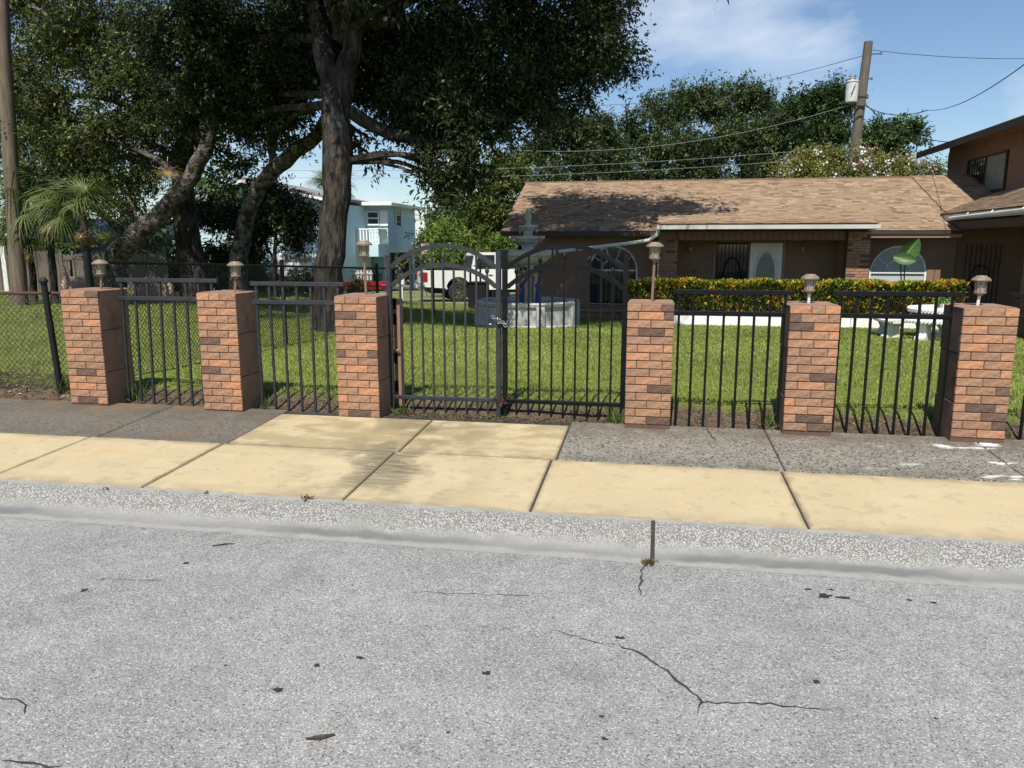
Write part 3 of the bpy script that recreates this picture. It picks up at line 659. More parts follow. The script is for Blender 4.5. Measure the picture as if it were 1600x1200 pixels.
# ------------------------------------------------------------------ lawn, weeds, litter
def lawn():
    r=np.random.default_rng(11); out=[];
    N=900000; X=r.uniform(-22,12,N); Y=6.68+21*r.random(N)**1.7; 
    keep=(X>-Y*.98-1)&(X<Y*.56+1)
    clump=np.sin(X*7.3+1.3*np.sin(Y*5.1))*np.sin(Y*8.1+1.1*np.sin(X*6.3))
    edge=Y-(6.88+.10*np.sin(X*2.3)+.07*np.sin(X*5.7+1)+.05*np.sin(X*13))
    edge=np.where(X<-5.5,Y-(7.35+.2*np.sin(X*1.7)),edge)
    keep&=(r.random(N)<np.clip(edge*2.2+.30,.03,1))
    # house planting beds and paving stay bare
    keep&=~((Y>18.05)&(X>-.4)); keep&=~((Y>20.6)&(X>-3.6)); keep&=~(((X+2.78)**2+(Y-17.3)**2)<1.25**2)
    keep&=(Y<24.5)|(r.random(N)<.35)
    keep&=r.random(N)<np.clip(.75+.4*clump,0,1)
    X,Y=X[keep],Y[keep]; n=len(X)
    Z=np.array([gz(a,b) for a,b in zip(X,Y)])
    pos=np.stack([X,Y,Z-.005],axis=1); d=norm(np.stack([r.normal(size=n)*.55,r.normal(size=n)*.55,np.ones(n)],axis=1))
    dist=Y/8.0; ln=(.030+.024*r.random(n))*np.clip(edge[keep]*1.5+.7,.6,1.0)*np.clip(.75+.2*dist,.8,1.1); wd=(.008+.005*r.random(n))*np.clip(dist,.9,1.9)
    left=(X<-5.6)
    ln=np.where(left,ln*.8,ln)
    s=norm(np.cross(d,norm(r.normal(size=(n,3))+np.array([0,-.6,.0]))))
    V=np.stack([pos-s*wd[:,None]*.5,pos+s*wd[:,None]*.5,pos+d*ln[:,None]],axis=1).reshape(-1,3); Fq=np.arange(n*3).reshape(-1,3)
    big=1.6*np.sin(X*.9+.7*np.sin(Y*.8))*np.sin(Y*1.1+X*.3)+1.3*np.sin(X*3.7+2*np.sin(Y*2.3))*np.sin(Y*4.1)
    pal=np.array([(.22,.28,.054),(.265,.31,.07),(.17,.23,.042),(.31,.335,.105)]); c=pal[r.integers(0,4,n)]*(.75+.5*r.random(n))[:,None]*(1+.10*big)[:,None]
    pd=np.sin(X*1.9+1.7*np.sin(Y*1.3+.5))*np.sin(Y*2.1+1.2*np.sin(X*1.1)); dry=((r.random(n)<np.where(left,.20,.05)+.22*np.clip(pd-.45,0,1))|((edge[keep]<.12)&(r.random(n)<.45))); c[dry]=np.array((.26,.215,.10))*(.6+.6*r.random(dry.sum()))[:,None]
    o=npmesh('grass',V,Fq,M['grass'],None,(0,0,0),np.repeat(c,3,axis=0)); o['kind']='stuff'; o['label']='mown green lawn behind the iron fence'; o['category']='grass'
    return o
lawn()
def litter(name,x0,x1,y0,y1,n,size,seed,label,pal,zf):
    r=np.random.default_rng(seed); X=r.uniform(x0,x1,n); Y=r.uniform(y0,y1,n); Z=np.array([zf(a,b) for a,b in zip(X,Y)])+.006+.01*r.random(n)
    d=norm(np.stack([r.normal(size=n),r.normal(size=n),.25*r.normal(size=n)],axis=1)); nr=norm(np.stack([.5*r.normal(size=n),.5*r.normal(size=n),np.ones(n)],axis=1))
    V,Fq=leaf_arrays(np.stack([X,Y,Z],axis=1),d,nr,size*(.5+r.random(n)),size*.4*(.5+r.random(n)),.3)
    c=np.array(pal)[r.integers(0,len(pal),n)]*(.6+.7*r.random(n))[:,None]
    o=npmesh(name,V,Fq,M['grass'],None,(0,0,0),np.repeat(c,4,axis=0)); o['kind']='stuff'; o['label']=label; o['category']='leaf litter'
DRY=[(.30,.22,.12),(.22,.155,.085),(.36,.29,.17),(.16,.11,.07)]
litter('dry_leaves',-12,-5.4,6.42,7.45,3600,.05,5,'dry straw coloured leaves along the foot of the chain link fence',DRY,gz)
litter('dry_leaves',-5,4,6.45,7.05,3000,.024,6,'small dry leaves and stems on the bare soil under the iron fence',[(.16,.115,.065),(.12,.085,.05),(.22,.17,.10),(.09,.10,.035)],gz)
WEEDS=[(-4.93,6.60,.19,.22,'tall grass weeds at the right foot of the leftmost pillar'),(-3.55,6.56,.18,.15,'grass weeds at the right foot of the second pillar from the left'),(-2.76,6.60,.18,.13,'grass weeds against the left gate pillar, left side'),(-.26,6.52,.18,.17,'grass weeds at the foot of the right gate post'),(1.0,6.58,.18,.20,'grass weeds left of the second pillar from the right'),(-2.2,6.56,.18,.09,'short grass weeds at the right foot of the left gate pillar'),(-5.8,6.72,.22,.18,'grass weeds around the leaning black fence post'),(2.75,6.60,.17,.13,'grass weeds at the right foot of the rightmost pillar')]
for i,(x,y,z,h_,lb) in enumerate(WEEDS): tag(tuft((x,y,z),60,h_,40+i,spread=.05),lb,'weeds','weeds along the fence')
litter('grass_fringe',-2.3,-.2,6.30,6.60,1300,.03,8,'low green grass fringe under the double gate',[(.08,.095,.03),(.12,.12,.045),(.15,.115,.06),(.09,.065,.04)],lambda a,b:.178)
c=atz(1014,880,.004); tag(tuft((c.x,c.y,.002),70,.035,71,col=(.12,.10,.05),spread=.02,lean=1.5),'dry weeds in the kerb joint at the edge of the road','weeds','weeds along the kerb')
c=atz(1018,838,.06); tag(tuft((c.x,c.y,.04),40,.03,72,col=(.13,.12,.06),spread=.016,lean=1.5),'small weeds growing in the upright joint of the kerb','weeds','weeds along the kerb')
for i,(px,py,lb) in enumerate([(480,779,'brown fallen leaf clump at the back of the kerb'),(321,771,'small brown leaf clump at the kerb left of the driveway'),(165,763,'dark leaf crumb at the back of the kerb, leftmost')]):
    c=atz(px,py,.125); tag(tuft((c.x,c.y,.126),26 if i==0 else 10,.04 if i==0 else .02,80+i,col=(.10,.045,.025),spread=.018 if i==0 else .01,lean=2.5,name='fallen_leaf_clump'),lb,'leaves','leaf clumps at the kerb')

# ------------------------------------------------------------------ brown house
HT=thing('brown_house',(1.6,20.8,-.3),'low brown ranch house with tan shingle roof, porch and arched windows','house')
def wall_arch(x0,x1,y0,y1,z0,z1,cx,hw,zs,zsp,name='wall',m='wall_brown'):
    b=MB(); b.box(x0,cx-hw,y0,y1,z0,z1); b.box(cx+hw,x1,y0,y1,z0,z1); b.box(cx-hw,cx+hw,y0,y1,z0,zs)
    P=[(cx-hw,z1)]+[(cx-hw*math.cos(math.pi*i/18),zsp+hw*math.sin(math.pi*i/18)) for i in range(19)]+[(cx+hw,z1)]
    for i in range(18):
        q0=P[1+i];q1=P[2+i]; b.prism([q0,q1,(q1[0],z1),(q0[0],z1)],'y',y0,y1)
    return b.build(name,M[m],HT)
wall_arch(-3.6,.12,20.8,21.0,-.4,2.17,-1.055,.655,.12,1.02)
wall_arch(5.06,7.25,20.63,20.83,-.4,2.10,5.98,.665,.12,1.01)
MB().bbox(.3,5.0,19.5,21.7,-.6,-.29,.02).build('porch_bounce_floor',M['concrete_white'],HT)  # pale slab hidden by the hedge, added to bounce sun onto the doors
MB().box(.12,.62,20.55,21.9,-.4,2.06).build('wall',M['wall_brown'],HT); MB().box(.6,4.6,21.15,21.35,-.4,2.2).build('wall',M['wall_brown'],HT)
MB().box(4.56,5.06,20.16,21.9,-.4,2.03).build('wall',M['wall_brown'],HT)
MB().prism([(20.8,-.4),(27.6,-.4),(27.6,2.2),(24.2,3.4),(20.8,2.2)],'x',-3.62,-3.5).build('gable_wall',M['wall_brown'],HT)
MB().box(-3.6,7.3,27.4,27.6,-.4,2.2).build('wall',M['wall_brown'],HT)
MB().box(7.25,13,21.6,21.8,-.4,2.6).build('wall',M['wall_brown'],HT)
def archwin(cx,hw,zs,zsp,glass,grille,label,y=20.86):
    w=MB(); pts=[(cx-hw,zs)]+[(cx-hw*math.cos(math.pi*i/18),zsp+hw*math.sin(math.pi*i/18)) for i in range(19)]+[(cx+hw,zs)]
    win=w.prism(pts,'y',y+.03,y+.05).build('window',M[glass],HT); win['label']=label
    f=MB()
    f.tube([(p[0],y,p[1]) for p in pts]+[(pts[0][0],y,pts[0][1])],.032,6).build('frame',M['white'],win)
    g=MB(); g.box(cx-hw,cx+hw,y-.012,y+.02,zsp-.022,zsp+.022); ri=hw*.46
    g.tube([(cx-ri*math.cos(math.pi*i/12),y,zsp+ri*math.sin(math.pi*i/12)) for i in range(13)],.014,5)
    for a in (36,72,108,144): g.tube([(cx+ri*math.cos(R(a)),y,zsp+ri*math.sin(R(a))),(cx+hw*math.cos(R(a)),y,zsp+hw*math.sin(R(a)))],.013,5)
    g.build('muntin',M['white'],win)
    if grille:
        for i in range(11):
            x=cx-hw+.06+(2*hw-.12)*i/10; zt=zsp+math.sqrt(max(0,hw*hw-(x-cx)**2)); MB().tube([(x,20.79,zs-.05),(x,20.79,min(zt,zsp+.35 if abs(x-cx)<ri else zt))],.009,4).build('grille_bar',M['iron'],win)
        for z in (zs+.02,zs+.48): MB().box(cx-hw,cx+hw,20.775,20.785,z,z+.025).build('grille_rail',M['iron'],win)
    else:
        for i in range(15):
            x=cx-hw+.05+(2*hw-.1)*i/14; MB().box(x-.036,x+.036,y+.062-.012*(i%2),y+.068-.012*(i%2)+.002*(i%3),zs,zsp-.03).build('blind_slat',M['blind'],win)
archwin(-1.055,.635,.13,1.02,'glass',True,'left arched window with white frame and black grille')
archwin(5.98,.645,.13,1.01,'blind',False,'right arched window with white frame and pale blinds',20.69)
MB().bbox(5.25,6.72,20.56,20.65,.06,.125,.01).build('window_sill',M['white'],HT)
# doors
d1=MB().bbox(1.62,2.44,21.050,21.130,-.3,1.74,.01).build('door',M['glass'],HT); d1['label']='dark door behind a black iron screen'
for i in range(9): MB().tube([(1.66+.74*i/8,21.000,-.28),(1.66+.74*i/8,21.000,1.70)],.010,4).build('screen_bar',M['iron'],d1)
for z in (-.25,.55,.95,1.70): MB().box(1.62,2.44,20.990,21.010,z,z+.03).build('screen_rail',M['iron'],d1)
MB().tube([(2.03+.24*math.cos(a*math.pi/10),20.980,.75+.62*math.sin(a*math.pi/10)) for a in range(21)],.016,5).build('screen_oval',M['iron'],d1)
d2=MB().bbox(2.47,3.28,21.050,21.130,-.3,1.74,.01).build('door',M['white'],HT); d2['label']='white front door with tall oval glass'
ov=lambda rx,rz,n=28:[(2.875+rx*math.cos(2*math.pi*i/n),.86+rz*math.sin(2*math.pi*i/n)) for i in range(n)]
MB().prism(ov(.25,.64),'y',21.025,21.050).build('oval_glass',M['frosted'],d2)
P=ov(.27,.66); MB().tube([(p[0],21.030,p[1]) for p in P]+[(P[0][0],21.030,P[0][1])],.03,6).build('oval_frame',M['white'],d2,smooth=True)
for z in (.62,.75): MB().lathe([(.012,0),(.03,.01),(.03,.04),(.01,.05)],10,(3.19,21.010,z)).build('door_knob',M['iron'],d2)
MB().box(1.55,3.36,21.110,21.145,-.3,1.80).build('door_surround',M['tan_trim'],HT)
# brick faced piers beside the porch and the planter
def pier(x0,x1,yf,z0,z1,seed,nm='brick_pier',tones=(0,1,2,0,1,5,4)):
    p=MB().box(x0,x1,yf,yf+.34,z0,z1).build(nm,M['mortar'],HT); r=random.Random(seed); z=z1-.03; row=0
    while z>z0:
        x=x0+(0 if row%2 else -.1)
        while x<x1-.03:
            a=max(x,x0); e=min(x+.207,x1)
            if e-a>.03:
                w=round((e-a-.008)*100)/100; piece('brick',brick_mesh(w,.058,r.choice(tones)),p,((a+e)/2,yf-.002+r.uniform(-.004,.002),z-.033),(0,0,0))
            x+=.207
        z-=.067; row+=1
    return p
pier(.11,.60,20.20,-.3,2.05,5); pier(4.56,5.07,19.80,-.3,2.03,6); pier(-2.6,-.55,20.0,-.45,-.02,7,'brick_planter')
for (x0,x1) in ((.12,.62),):
    pass
MB().bbox(-2.62,-.53,19.98,20.36,-.02,.03,.01).build('planter_top',M['tan_trim'],HT)
MB().box(5.07,5.28,20.605,20.63,-.2,1.9).build('wall_strip',M['tan_trim'],HT)
# porch lamps, beam and soffits
for x in (.95,3.78):
    q=MB().lathe([(.02,0),(.05,.03),(.055,.14),(.07,.15),(.02,.2)],8,(x,21.05,1.48)).build('porch_lamp',M['lamplens'],HT)
MB().box(.6,4.56,20.02,20.10,1.80,2.03).build('porch_beam',M['wall_brown'],HT)
for i in range(26): MB().bbox(.62+.151*i,.62+.151*i+.142,19.995,20.018,1.80,2.02,.004).build('beam_board',M['wall_brown'],HT)
MB().box(-3.92,.12,20.14,20.84,1.93,1.955).build('soffit',M['wall_brown'],HT); MB().box(5.07,7.2,20.14,20.84,1.91,1.935).build('soffit',M['tan_trim'],HT)
MB().box(.12,5.05,19.34,21.14,2.04,2.06).build('soffit',M['dark_trim'],HT)
MB().box(-3.95,.10,20.09,20.125,1.905,2.02).build('fascia',M['dark_trim'],HT); MB().box(5.07,7.18,20.07,20.105,1.945,2.02).build('fascia',M['dark_trim'],HT)
MB().box(5.03,7.16,20.11,20.145,1.86,1.945).build('fascia',M['tan_trim'],HT); MB().box(.08,5.06,19.30,19.34,2.06,2.17).build('fascia',M['dark_trim'],HT)
# roof planes with real shingles
SH=[(.27,.19,.127),(.235,.164,.109),(.305,.218,.147),(.20,.138,.093),(.26,.183,.123),(.165,.113,.078),(.335,.244,.166)]
_sh={}
def sh_mesh(w,ti):
    k=(w,ti)
    if k not in _sh:
        o=MB().box(-w/2,w/2,0,.20,0,.010).build('shingle',M['shingle'],None,org=(0,0,0),tone=SH[ti]); _sh[k]=o.data; bpy.data.objects.remove(o)
    return _sh[k]
def roof_plane(name,origin,u,v,lu,lv,thick,parts,seed,parent,expo=.118,clip=None):
    """u along the eave, v up the slope; shingles laid in overlapping courses"""
    O=Vector(origin); u=Vector(u).normalized(); v=Vector(v).normalized(); n=u.cross(v).normalized()
    b=MB(); vs=[O,O+u*lu,O+u*lu+v*lv,O+v*lv]; vs=vs+[p-n*thick for p in vs]
    b.add(vs,[(0,1,2,3),(7,6,5,4),(0,4,5,1),(1,5,6,2),(2,6,7,3),(3,7,4,0)])
    roof=b.build(name,M['roofbase'],parent); r=random.Random(seed); nc=int(lv/expo); V_=[];C_=[];made=0
    tilt=math.atan2(.011,.15); v2=(v*math.cos(tilt)-n*math.sin(tilt)).normalized(); n2=u.cross(v2)
    rot=Matrix((u,v2,n2)).transposed().to_euler()
    for c in range(nc):
        x=-r.uniform(0,.3)
        while x<lu:
            w=r.choice((.1,.15,.15,.2,.25,.3)); a=max(0,x); e=min(lu,x+w); x+=w
            if e-a<.04: continue
            wq=e-a; ti=r.choices(range(7),[4,3.5,2.5,2,4,1.6,1.2])[0]
            p=O+u*((a+e)/2)+v*(c*expo-.012)+n*(.004+.012+r.uniform(0,.005))
            if clip and not clip(p): continue
            if made<parts and abs(wq-w)<1e-6:
                made+=1; piece('shingle',sh_mesh(w,ti),roof,p,rot)
            else:
                q=[p-u*wq/2,p+u*wq/2,p+u*wq/2+v2*.2,p-u*wq/2+v2*.2]; V_+= [k+n2*.01 for k in q]+[k for k in q[:2]]; C_+=[SH[ti]]*6
    if V_:
        m=len(V_)//6; base=np.arange(m)*6; F4=np.concatenate([np.stack([base,base+1,base+2,base+3],1),np.stack([base+4,base+5,base+1,base],1),np.stack([base+4,base,base+3,base+3],1)[:0]])
        struct(npmesh('shingle_field',np.array([tuple(k) for k in V_]),F4,M['shingle'],roof,tuple(ORG[roof]),np.array(C_)),'stuff')
    return roof
sv=Vector((0,4.1,1.55)); sl_=sv.length
roof_plane('roof',(-3.95,20.1,2.02),(1,0,0),sv,11.1,sl_,.08,150,1,HT)
roof_plane('roof',(7.12,21.3,2.02+1.2*.378+.03),(1,0,0),sv,1.6,sl_-1.28,.06,0,2,HT)
roof_plane('roof',(7.2,28.3,2.0),(-1,0,0),(0,-4.1,1.56),11.15,sl_,.08,0,3,HT)
roof_plane('porch_roof',(.08,19.28,2.175),(1,0,0),(0,1.9,.33),4.98,1.93,.05,80,4,HT)
MB().prism([(-4.0,3.56),(8.6,3.56),(8.6,3.60),(-4.0,3.60)],'y',24.1,24.32).build('ridge_cap',M['roofbase'],HT)
# gutter and slanting downspout of the porch
gt=MB(); gt.prism([(19.16,2.15),(19.17,2.06),(19.29,2.05),(19.295,2.15),(19.28,2.15),(19.275,2.07),(19.19,2.075),(19.18,2.15)],'x',.06,5.10).build('gutter',M['gutter'],HT)
MB().tube([(.10,19.24,2.07),(.07,19.3,1.93),(-.12,19.36,1.80),(-.5,19.4,1.74),(-2.35,19.5,1.52)],.045,8).build('downspout',M['gutter'],HT,smooth=True)
MB().bbox(-4.0,-3.85,20.2,20.5,1.95,2.04,.01).build('rafter_end',M['tan_trim'],HT)
# right wing over the carport
WG=thing('carport_wing',(8.5,17,-.2),'dark carport wing with gutter at the right edge, in front of the brown house','carport')
roof_plane('roof',(6.98,21.55,2.42),(0,-1,0),(1.45,0,.55),8.2,1.56,.07,0,5,WG)
MB().prism([(13.2,2.40),(21.5,2.40),(21.5,2.27),(13.2,2.27)],'x',6.985,7.02).build('fascia',M['gutter'],WG)
MB().tube([(6.93,20.3,2.31),(6.90,13.3,2.37)],.045,8).build('gutter',M['gutter'],WG,smooth=True)
for y in (19.3,18.0,16.6): MB().tube([(6.93,y,2.28),(6.935,y,2.375),(6.98,y,2.41)],.02,5).build('gutter_bracket',M['galv'],WG)
MB().box(7.04,13,13.4,21.5,2.20,2.23).build('ceiling',M['dark_trim'],WG)
MB().box(7.05,7.09,13.4,21.45,2.05,2.20).build('beam',M['dark_trim'],WG)
p=MB().box(7.02,7.42,16.1,16.5,-.3,2.2).build('column',M['mortar'],WG)
r_=random.Random(8)
for k in range(37):
    for j,(a,e) in enumerate(((7.02,7.22),(7.22,7.42)) if k%2 else ((7.02,7.12),(7.12,7.32),(7.32,7.42))):
        piece('brick',brick_mesh(round((e-a-.008)*100)/100,.058,r_.choice((0,1,3,5,6))),p,((a+e)/2,16.098,2.15-.067*k))
MB().box(7.3,13,20.9,21.0,-.3,2.2).build('back_wall',M['wall_brown'],WG)
MB().box(12.9,13.0,13.4,20.9,-.3,2.2).build('side_wall',M['dark_trim'],WG)
for k in range(8): MB().tube([(7.55+.11*k,20.8,-.2),(7.55+.11*k,20.8,1.7)],.012,4).build('screen_bar',M['iron'],WG)
MB().tube([(7.9+.22*math.cos(a*.4),20.78,.9+.3*math.sin(a*.4)) for a in range(16)],.014,5).build('screen_scroll',M['iron'],WG)
# upper storey
US=thing('upper_storey',(11.5,23,2.4),'upper storey of the brown house with dark eaves, at the right edge','house')
MB().box(8.42,14.8,20.2,26.2,2.2,4.62).build('wall',M['wall_brown'],US)
MB().prism([(8.42,4.62),(14.8,4.62),(11.61,5.84)],'y',20.21,26.19).build('gable',M['wall_brown'],US)
e0,e1=(7.72,4.37),(11.61,5.85)
MB().prism([e0,e1,(11.61,5.95),(7.70,4.50)],'y',19.5,26.7).build('roof',M['roofbase'],US); MB().prism([(15.5,4.37),e1,(11.61,5.95),(15.52,4.50)],'y',19.5,26.7).build('roof',M['roofbase'],US)
MB().prism([(7.66,4.34),(7.70,4.34),(7.70,4.52),(7.66,4.52)],'y',19.45,26.75).build('fascia',M['dark_trim'],US)
MB().prism([(7.68,4.36),(11.61,5.83),(11.61,5.97),(7.68,4.52)],'y',19.44,19.49).build('barge_board',M['tan_trim'],US)
for i in range(34): MB().box(8.395,8.42,20.25+.175*i,20.25+.175*i+.15,4.05,4.42).build('frieze_board',M['wall_brown'],US)
US.location.x+=.32
w=MB().box(8.39,8.42,22.05,24.55,3.10,4.02).build('window',M['glass'],US)
for (a,b_) in ((22.0,22.06),(23.2,23.26),(24.5,24.56)): MB().box(8.365,8.395,a,b_,3.06,4.05).build('frame',M['dark_trim'],w)
for z in (3.06,4.0): MB().box(8.367,8.394,22.06,24.5,z,z+.05).build('frame',M['dark_trim'],w)
MB().box(8.375,8.388,22.07,23.19,3.12,3.99).build('screen',M['frosted'],w)
for k in range(7): MB().tube([(8.33,23.35+.17*k,3.08),(8.33,23.35+.17*k,4.02)],.012,4).build('grille_bar',M['iron'],w)

# ------------------------------------------------------------------ hedge, edging, table set, plants
ed=thing('white_edging_wall',(3.6,18.18,-.2),'low white edging wall at the foot of the croton hedge','wall')
for k in range(5): MB().bbox(.28+1.36*k,.28+1.36*k+1.352,18.10,18.30,-.32,.15+.004*(k%2),.012).build('block',M['white'],ed)
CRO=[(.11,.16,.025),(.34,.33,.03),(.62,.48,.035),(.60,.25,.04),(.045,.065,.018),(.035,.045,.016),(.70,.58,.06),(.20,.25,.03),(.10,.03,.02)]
hd=thing('croton_hedge',(3.2,18.7,-.15),'clipped croton hedge with yellow, orange and green leaves along the house','hedge')
def hedge():
    r=np.random.default_rng(21); n=44000; X=r.uniform(-.55,6.75,n); top=.80+.02*np.sin(X*3.1)+.02*np.sin(X*7.7+1)
    face=r.random(n); Y=np.where(face<.45,18.42+.12*r.random(n),18.42+.75*r.random(n)); Z=np.where(face<.45,.10+(top-.10)*r.random(n),top-.10*r.random(n)**2)
    pos=np.stack([X,Y,Z],1); d=norm(np.stack([.6*r.normal(size=n),-.45+.5*r.normal(size=n),.9+.4*r.normal(size=n)],1)); nr=norm(r.normal(size=(n,3))+np.array([0,-.6,.6]))
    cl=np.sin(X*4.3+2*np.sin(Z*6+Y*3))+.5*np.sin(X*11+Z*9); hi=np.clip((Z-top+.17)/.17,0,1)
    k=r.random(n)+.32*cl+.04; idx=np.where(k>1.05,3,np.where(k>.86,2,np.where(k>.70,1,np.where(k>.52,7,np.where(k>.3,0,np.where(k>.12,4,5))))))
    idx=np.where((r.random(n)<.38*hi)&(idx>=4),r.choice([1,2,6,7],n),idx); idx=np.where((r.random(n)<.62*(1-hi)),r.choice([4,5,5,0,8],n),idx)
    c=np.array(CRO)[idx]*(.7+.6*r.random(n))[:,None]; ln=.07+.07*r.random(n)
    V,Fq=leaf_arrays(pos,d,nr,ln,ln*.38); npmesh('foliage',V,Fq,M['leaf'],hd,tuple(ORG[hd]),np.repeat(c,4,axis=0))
hedge()
sb=MB(); r_=random.Random(4)
for i in range(90):
    x=r_.uniform(-.45,6.7); y=r_.uniform(18.5,19.0); sb.tube([(x,y,-.25),(x+r_.uniform(-.12,.12),y+r_.uniform(-.1,.1),.72)],[.012,.006],4)
sb.build('stems',M['bark'],hd)
MB().box(-.5,6.7,18.62,18.98,-.2,.52).build('twig_core',M['dark_trim'],hd)
tag(MB().bbox(-.47,-.30,17.95,18.12,-.25,.08,.012).lathe([(.02,.08),(.035,.10),(.02,.13)],8,(-.385,18.03,0)).build('white_corner_block',M['concrete_white'],org=(-.385,18.03,-.2)),'small white stone block at the left end of the hedge','block')
# bird of paradise
bp=at(1413,440,19.25); bpz=.35
B=thing('broad_leaf_plant',(bp.x,19.3,-.2),'plant with two big glossy paddle leaves rising above the hedge','plant')
def paddle(p0,p1,w,cup,seed,nm='leaf'):
    p0=Vector(p0);p1=Vector(p1); ax=p1-p0; l=ax.length; t=ax.normalized(); s_=t.cross(Vector((0,-1,.25))).normalized(); n_=s_.cross(t); V=[];F=[];k=10
    for i in range(k+1):
        f=i/k; hw=w*math.sin(math.pi*min(1,f*.93+.05))**.75; 
        if i==k: hw=.004
        for j in range(-2,3): V.append(p0+ax*f+s_*(hw*j/2)+n_*(cup*abs(j)**1.4*hw*.35 - .10*math.sin(math.pi*f)*l*.5))
    for i in range(k):
        for j in range(4): F.append((i*5+j,i*5+j+1,i*5+j+6,i*5+j+5))
    mb=MB(); mb.add(V,F); o=mb.build(nm,M['bpleaf'],B,smooth=80); MB().tube([V[i*5+2]+Vector((0,-.008,0)) for i in range(k)],[.012-.0009*i for i in range(k)],5).build('midrib',M['bprib'],o); return o
M['bprib']=mat('leaf_rib',(.34,.40,.20),rough=.5)
M['bpleaf']=mat('paddle_leaf',(.05,.105,.03),(.08,.15,.042),sc=3,aniso=(1,1,9),rough=.42,transl=.14,spec=.35)
l0=at(1407,411,19.2); l1=at(1436,372,19.1); paddle(l0,l1,.19,.9,1)
l0=at(1396,402,19.1); l1=at(1432,408,18.95); paddle(l0,l1,.14,.5,2)
for (a,e) in (((1409,460),(1407,412)),((1412,460),(1414,404))):
    a=at(*a,19.2); e=at(*e,19.15); MB().tube([(a.x,a.y,-.2),a,e],[.02,.018,.012],6).build('stem',M['bpleaf'],B)
def shrub(name,label,base,h,w,n,size,pal,seed):
    t=thing(name,base,label,'shrub'); b=MB(); r=random.Random(seed); b0=Vector(base)
    for i in range(6): b.tube([b0,b0+Vector((r.uniform(-w,w)*.5,r.uniform(-w,w)*.5,h*.7))],[.012,.005],4)
    b.build('stems',M['bark'],t); crown('foliage',[(b0.x+r.uniform(-w,w)*.5,b0.y+r.uniform(-w,w)*.4,b0.z+h*r.uniform(.45,.9),w*.45,w*.45,h*.28) for i in range(7)],n,size,pal,seed,t,b0,perTwig=10,twig=.15)
c=at(1075,440,19.8); shrub('small_shrub','small sparse shrub against the porch wall behind the hedge',(c.x,19.9,-.2),1.25,.3,260,.08,LIT,31)
# white stone table and curved benches
def pedestal(b,x,y,z0,h,w):
    b.lathe([(w*.62,0),(w*.62,.04),(w*.45,.06),(w*.30,.12),(w*.36,h*.4),(w*.55,h*.62),(w*.42,h*.85),(w*.6,h-.03),(w*.6,h)],10,(x,y,z0))
T=thing('stone_table',(5.55,15.75,gz(5.55,15.75)),'round white cast stone table with rope edge behind the rightmost pillar','table')
z0=gz(5.55,15.75)
def rope(b,cx,cy,rx,ry,z,h,n,a0=0,a1=2*math.pi):
    for i in range(n):
        a=a0+(a1-a0)*i/n; a2=a+(a1-a0)/n*1.1; b.tube([(cx+rx*math.cos(a),cy+ry*math.sin(a),z),(cx+rx*math.cos(a2),cy+ry*math.sin(a2),z+h)],h*.34,5)
MB().lathe([(.60,0),(.70,.015),(.72,.05),(.70,.09),(.66,.105)],40,(5.55,15.75,z0+.47)).build('table_top',M['concrete_white'],T,smooth=40)
b=MB(); rope(b,5.55,15.75,.715,.715,z0+.49,.065,70); b.build('rope_edge',M['concrete_white'],T,smooth=True)
b=MB(); pedestal(b,5.55,15.75,z0-.02,.50,.52); b.build('pedestal',M['concrete_white'],T,smooth=40)
def bench(cx,cy,a0,a1,R0,label):
    z=gz(cx+R0*math.cos((a0+a1)/2),cy+R0*math.sin((a0+a1)/2)); am=(a0+a1)/2; t=thing('stone_bench',(cx+R0*math.cos(am),cy+R0*math.sin(am),z),label,'bench','curved stone benches around the table')
    n=14; b=MB(); ri,ro=R0-.17,R0+.17; P=[]
    for i in range(n+1):
        a=a0+(a1-a0)*i/n
        for (rr,zz) in ((ri,.30),(ro,.30),(ro+.015,.335),(ro,.375),(ri,.375),(ri-.015,.335)): P.append((cx+rr*math.cos(a),cy+rr*math.sin(a),z+zz))
    F=[tuple(range(6))[::-1],tuple(n*6+j for j in range(6))]+[(i*6+j,i*6+(j+1)%6,i*6+6+(j+1)%6,i*6+6+j) for i in range(n) for j in range(6)]
    b.add(P,F).build('seat',M['concrete_white'],t,smooth=40)
    b=MB(); rope(b,cx,cy,ro+.012,ro+.012,z+.312,.045,26,a0,a1); b.build('rope_edge',M['concrete_white'],t,smooth=True)
    for f in (.18,.82):
        a=a0+(a1-a0)*f; M_=Matrix.Translation((cx+R0*math.cos(a),cy+R0*math.sin(a),z))@Matrix.Rotation(a,4,'Z')
        b=MB(); b.prism([(-.16,-.02),(.16,-.02),(.16,.05),(.10,.08),(.075,.16),(.11,.23),(.15,.27),(.15,.30),(-.15,.30),(-.15,.27),(-.11,.23),(-.075,.16),(-.10,.08),(-.16,.05)],'y',-.09,.09,M=M_); b.build('leg',M['concrete_white'],t)
    return t
bench(5.55,15.75,R(216),R(290),1.08,'curved white stone bench nearest the fence, in front of the stone table')
bench(5.55,15.75,R(140),R(206),1.12,'curved white stone bench left of the stone table, by the hedge')
pt=thing('potted_plant',(5.35,15.6,z0+.575),'small green potted plant on the white stone table','plant')
MB().lathe([(.06,0),(.085,.07),(.09,.075),(.075,.07)],14,(5.35,15.6,z0+.575)).build('pot',M['concrete_white'],pt)
crown('foliage',[(5.35,15.6,z0+.71,.10,.10,.09)],160,.085,[(.12,.24,.04),(.16,.28,.06)],5,pt,ORG[pt],perTwig=8,twig=.08)
c=at(1592,470,15.2)
bxx=thing('grey_bin',(7.1,15.3,gz(7,15.3)),'dark grey lidded bin in the shade at the right edge','bin'); zb=gz(7,15.3)
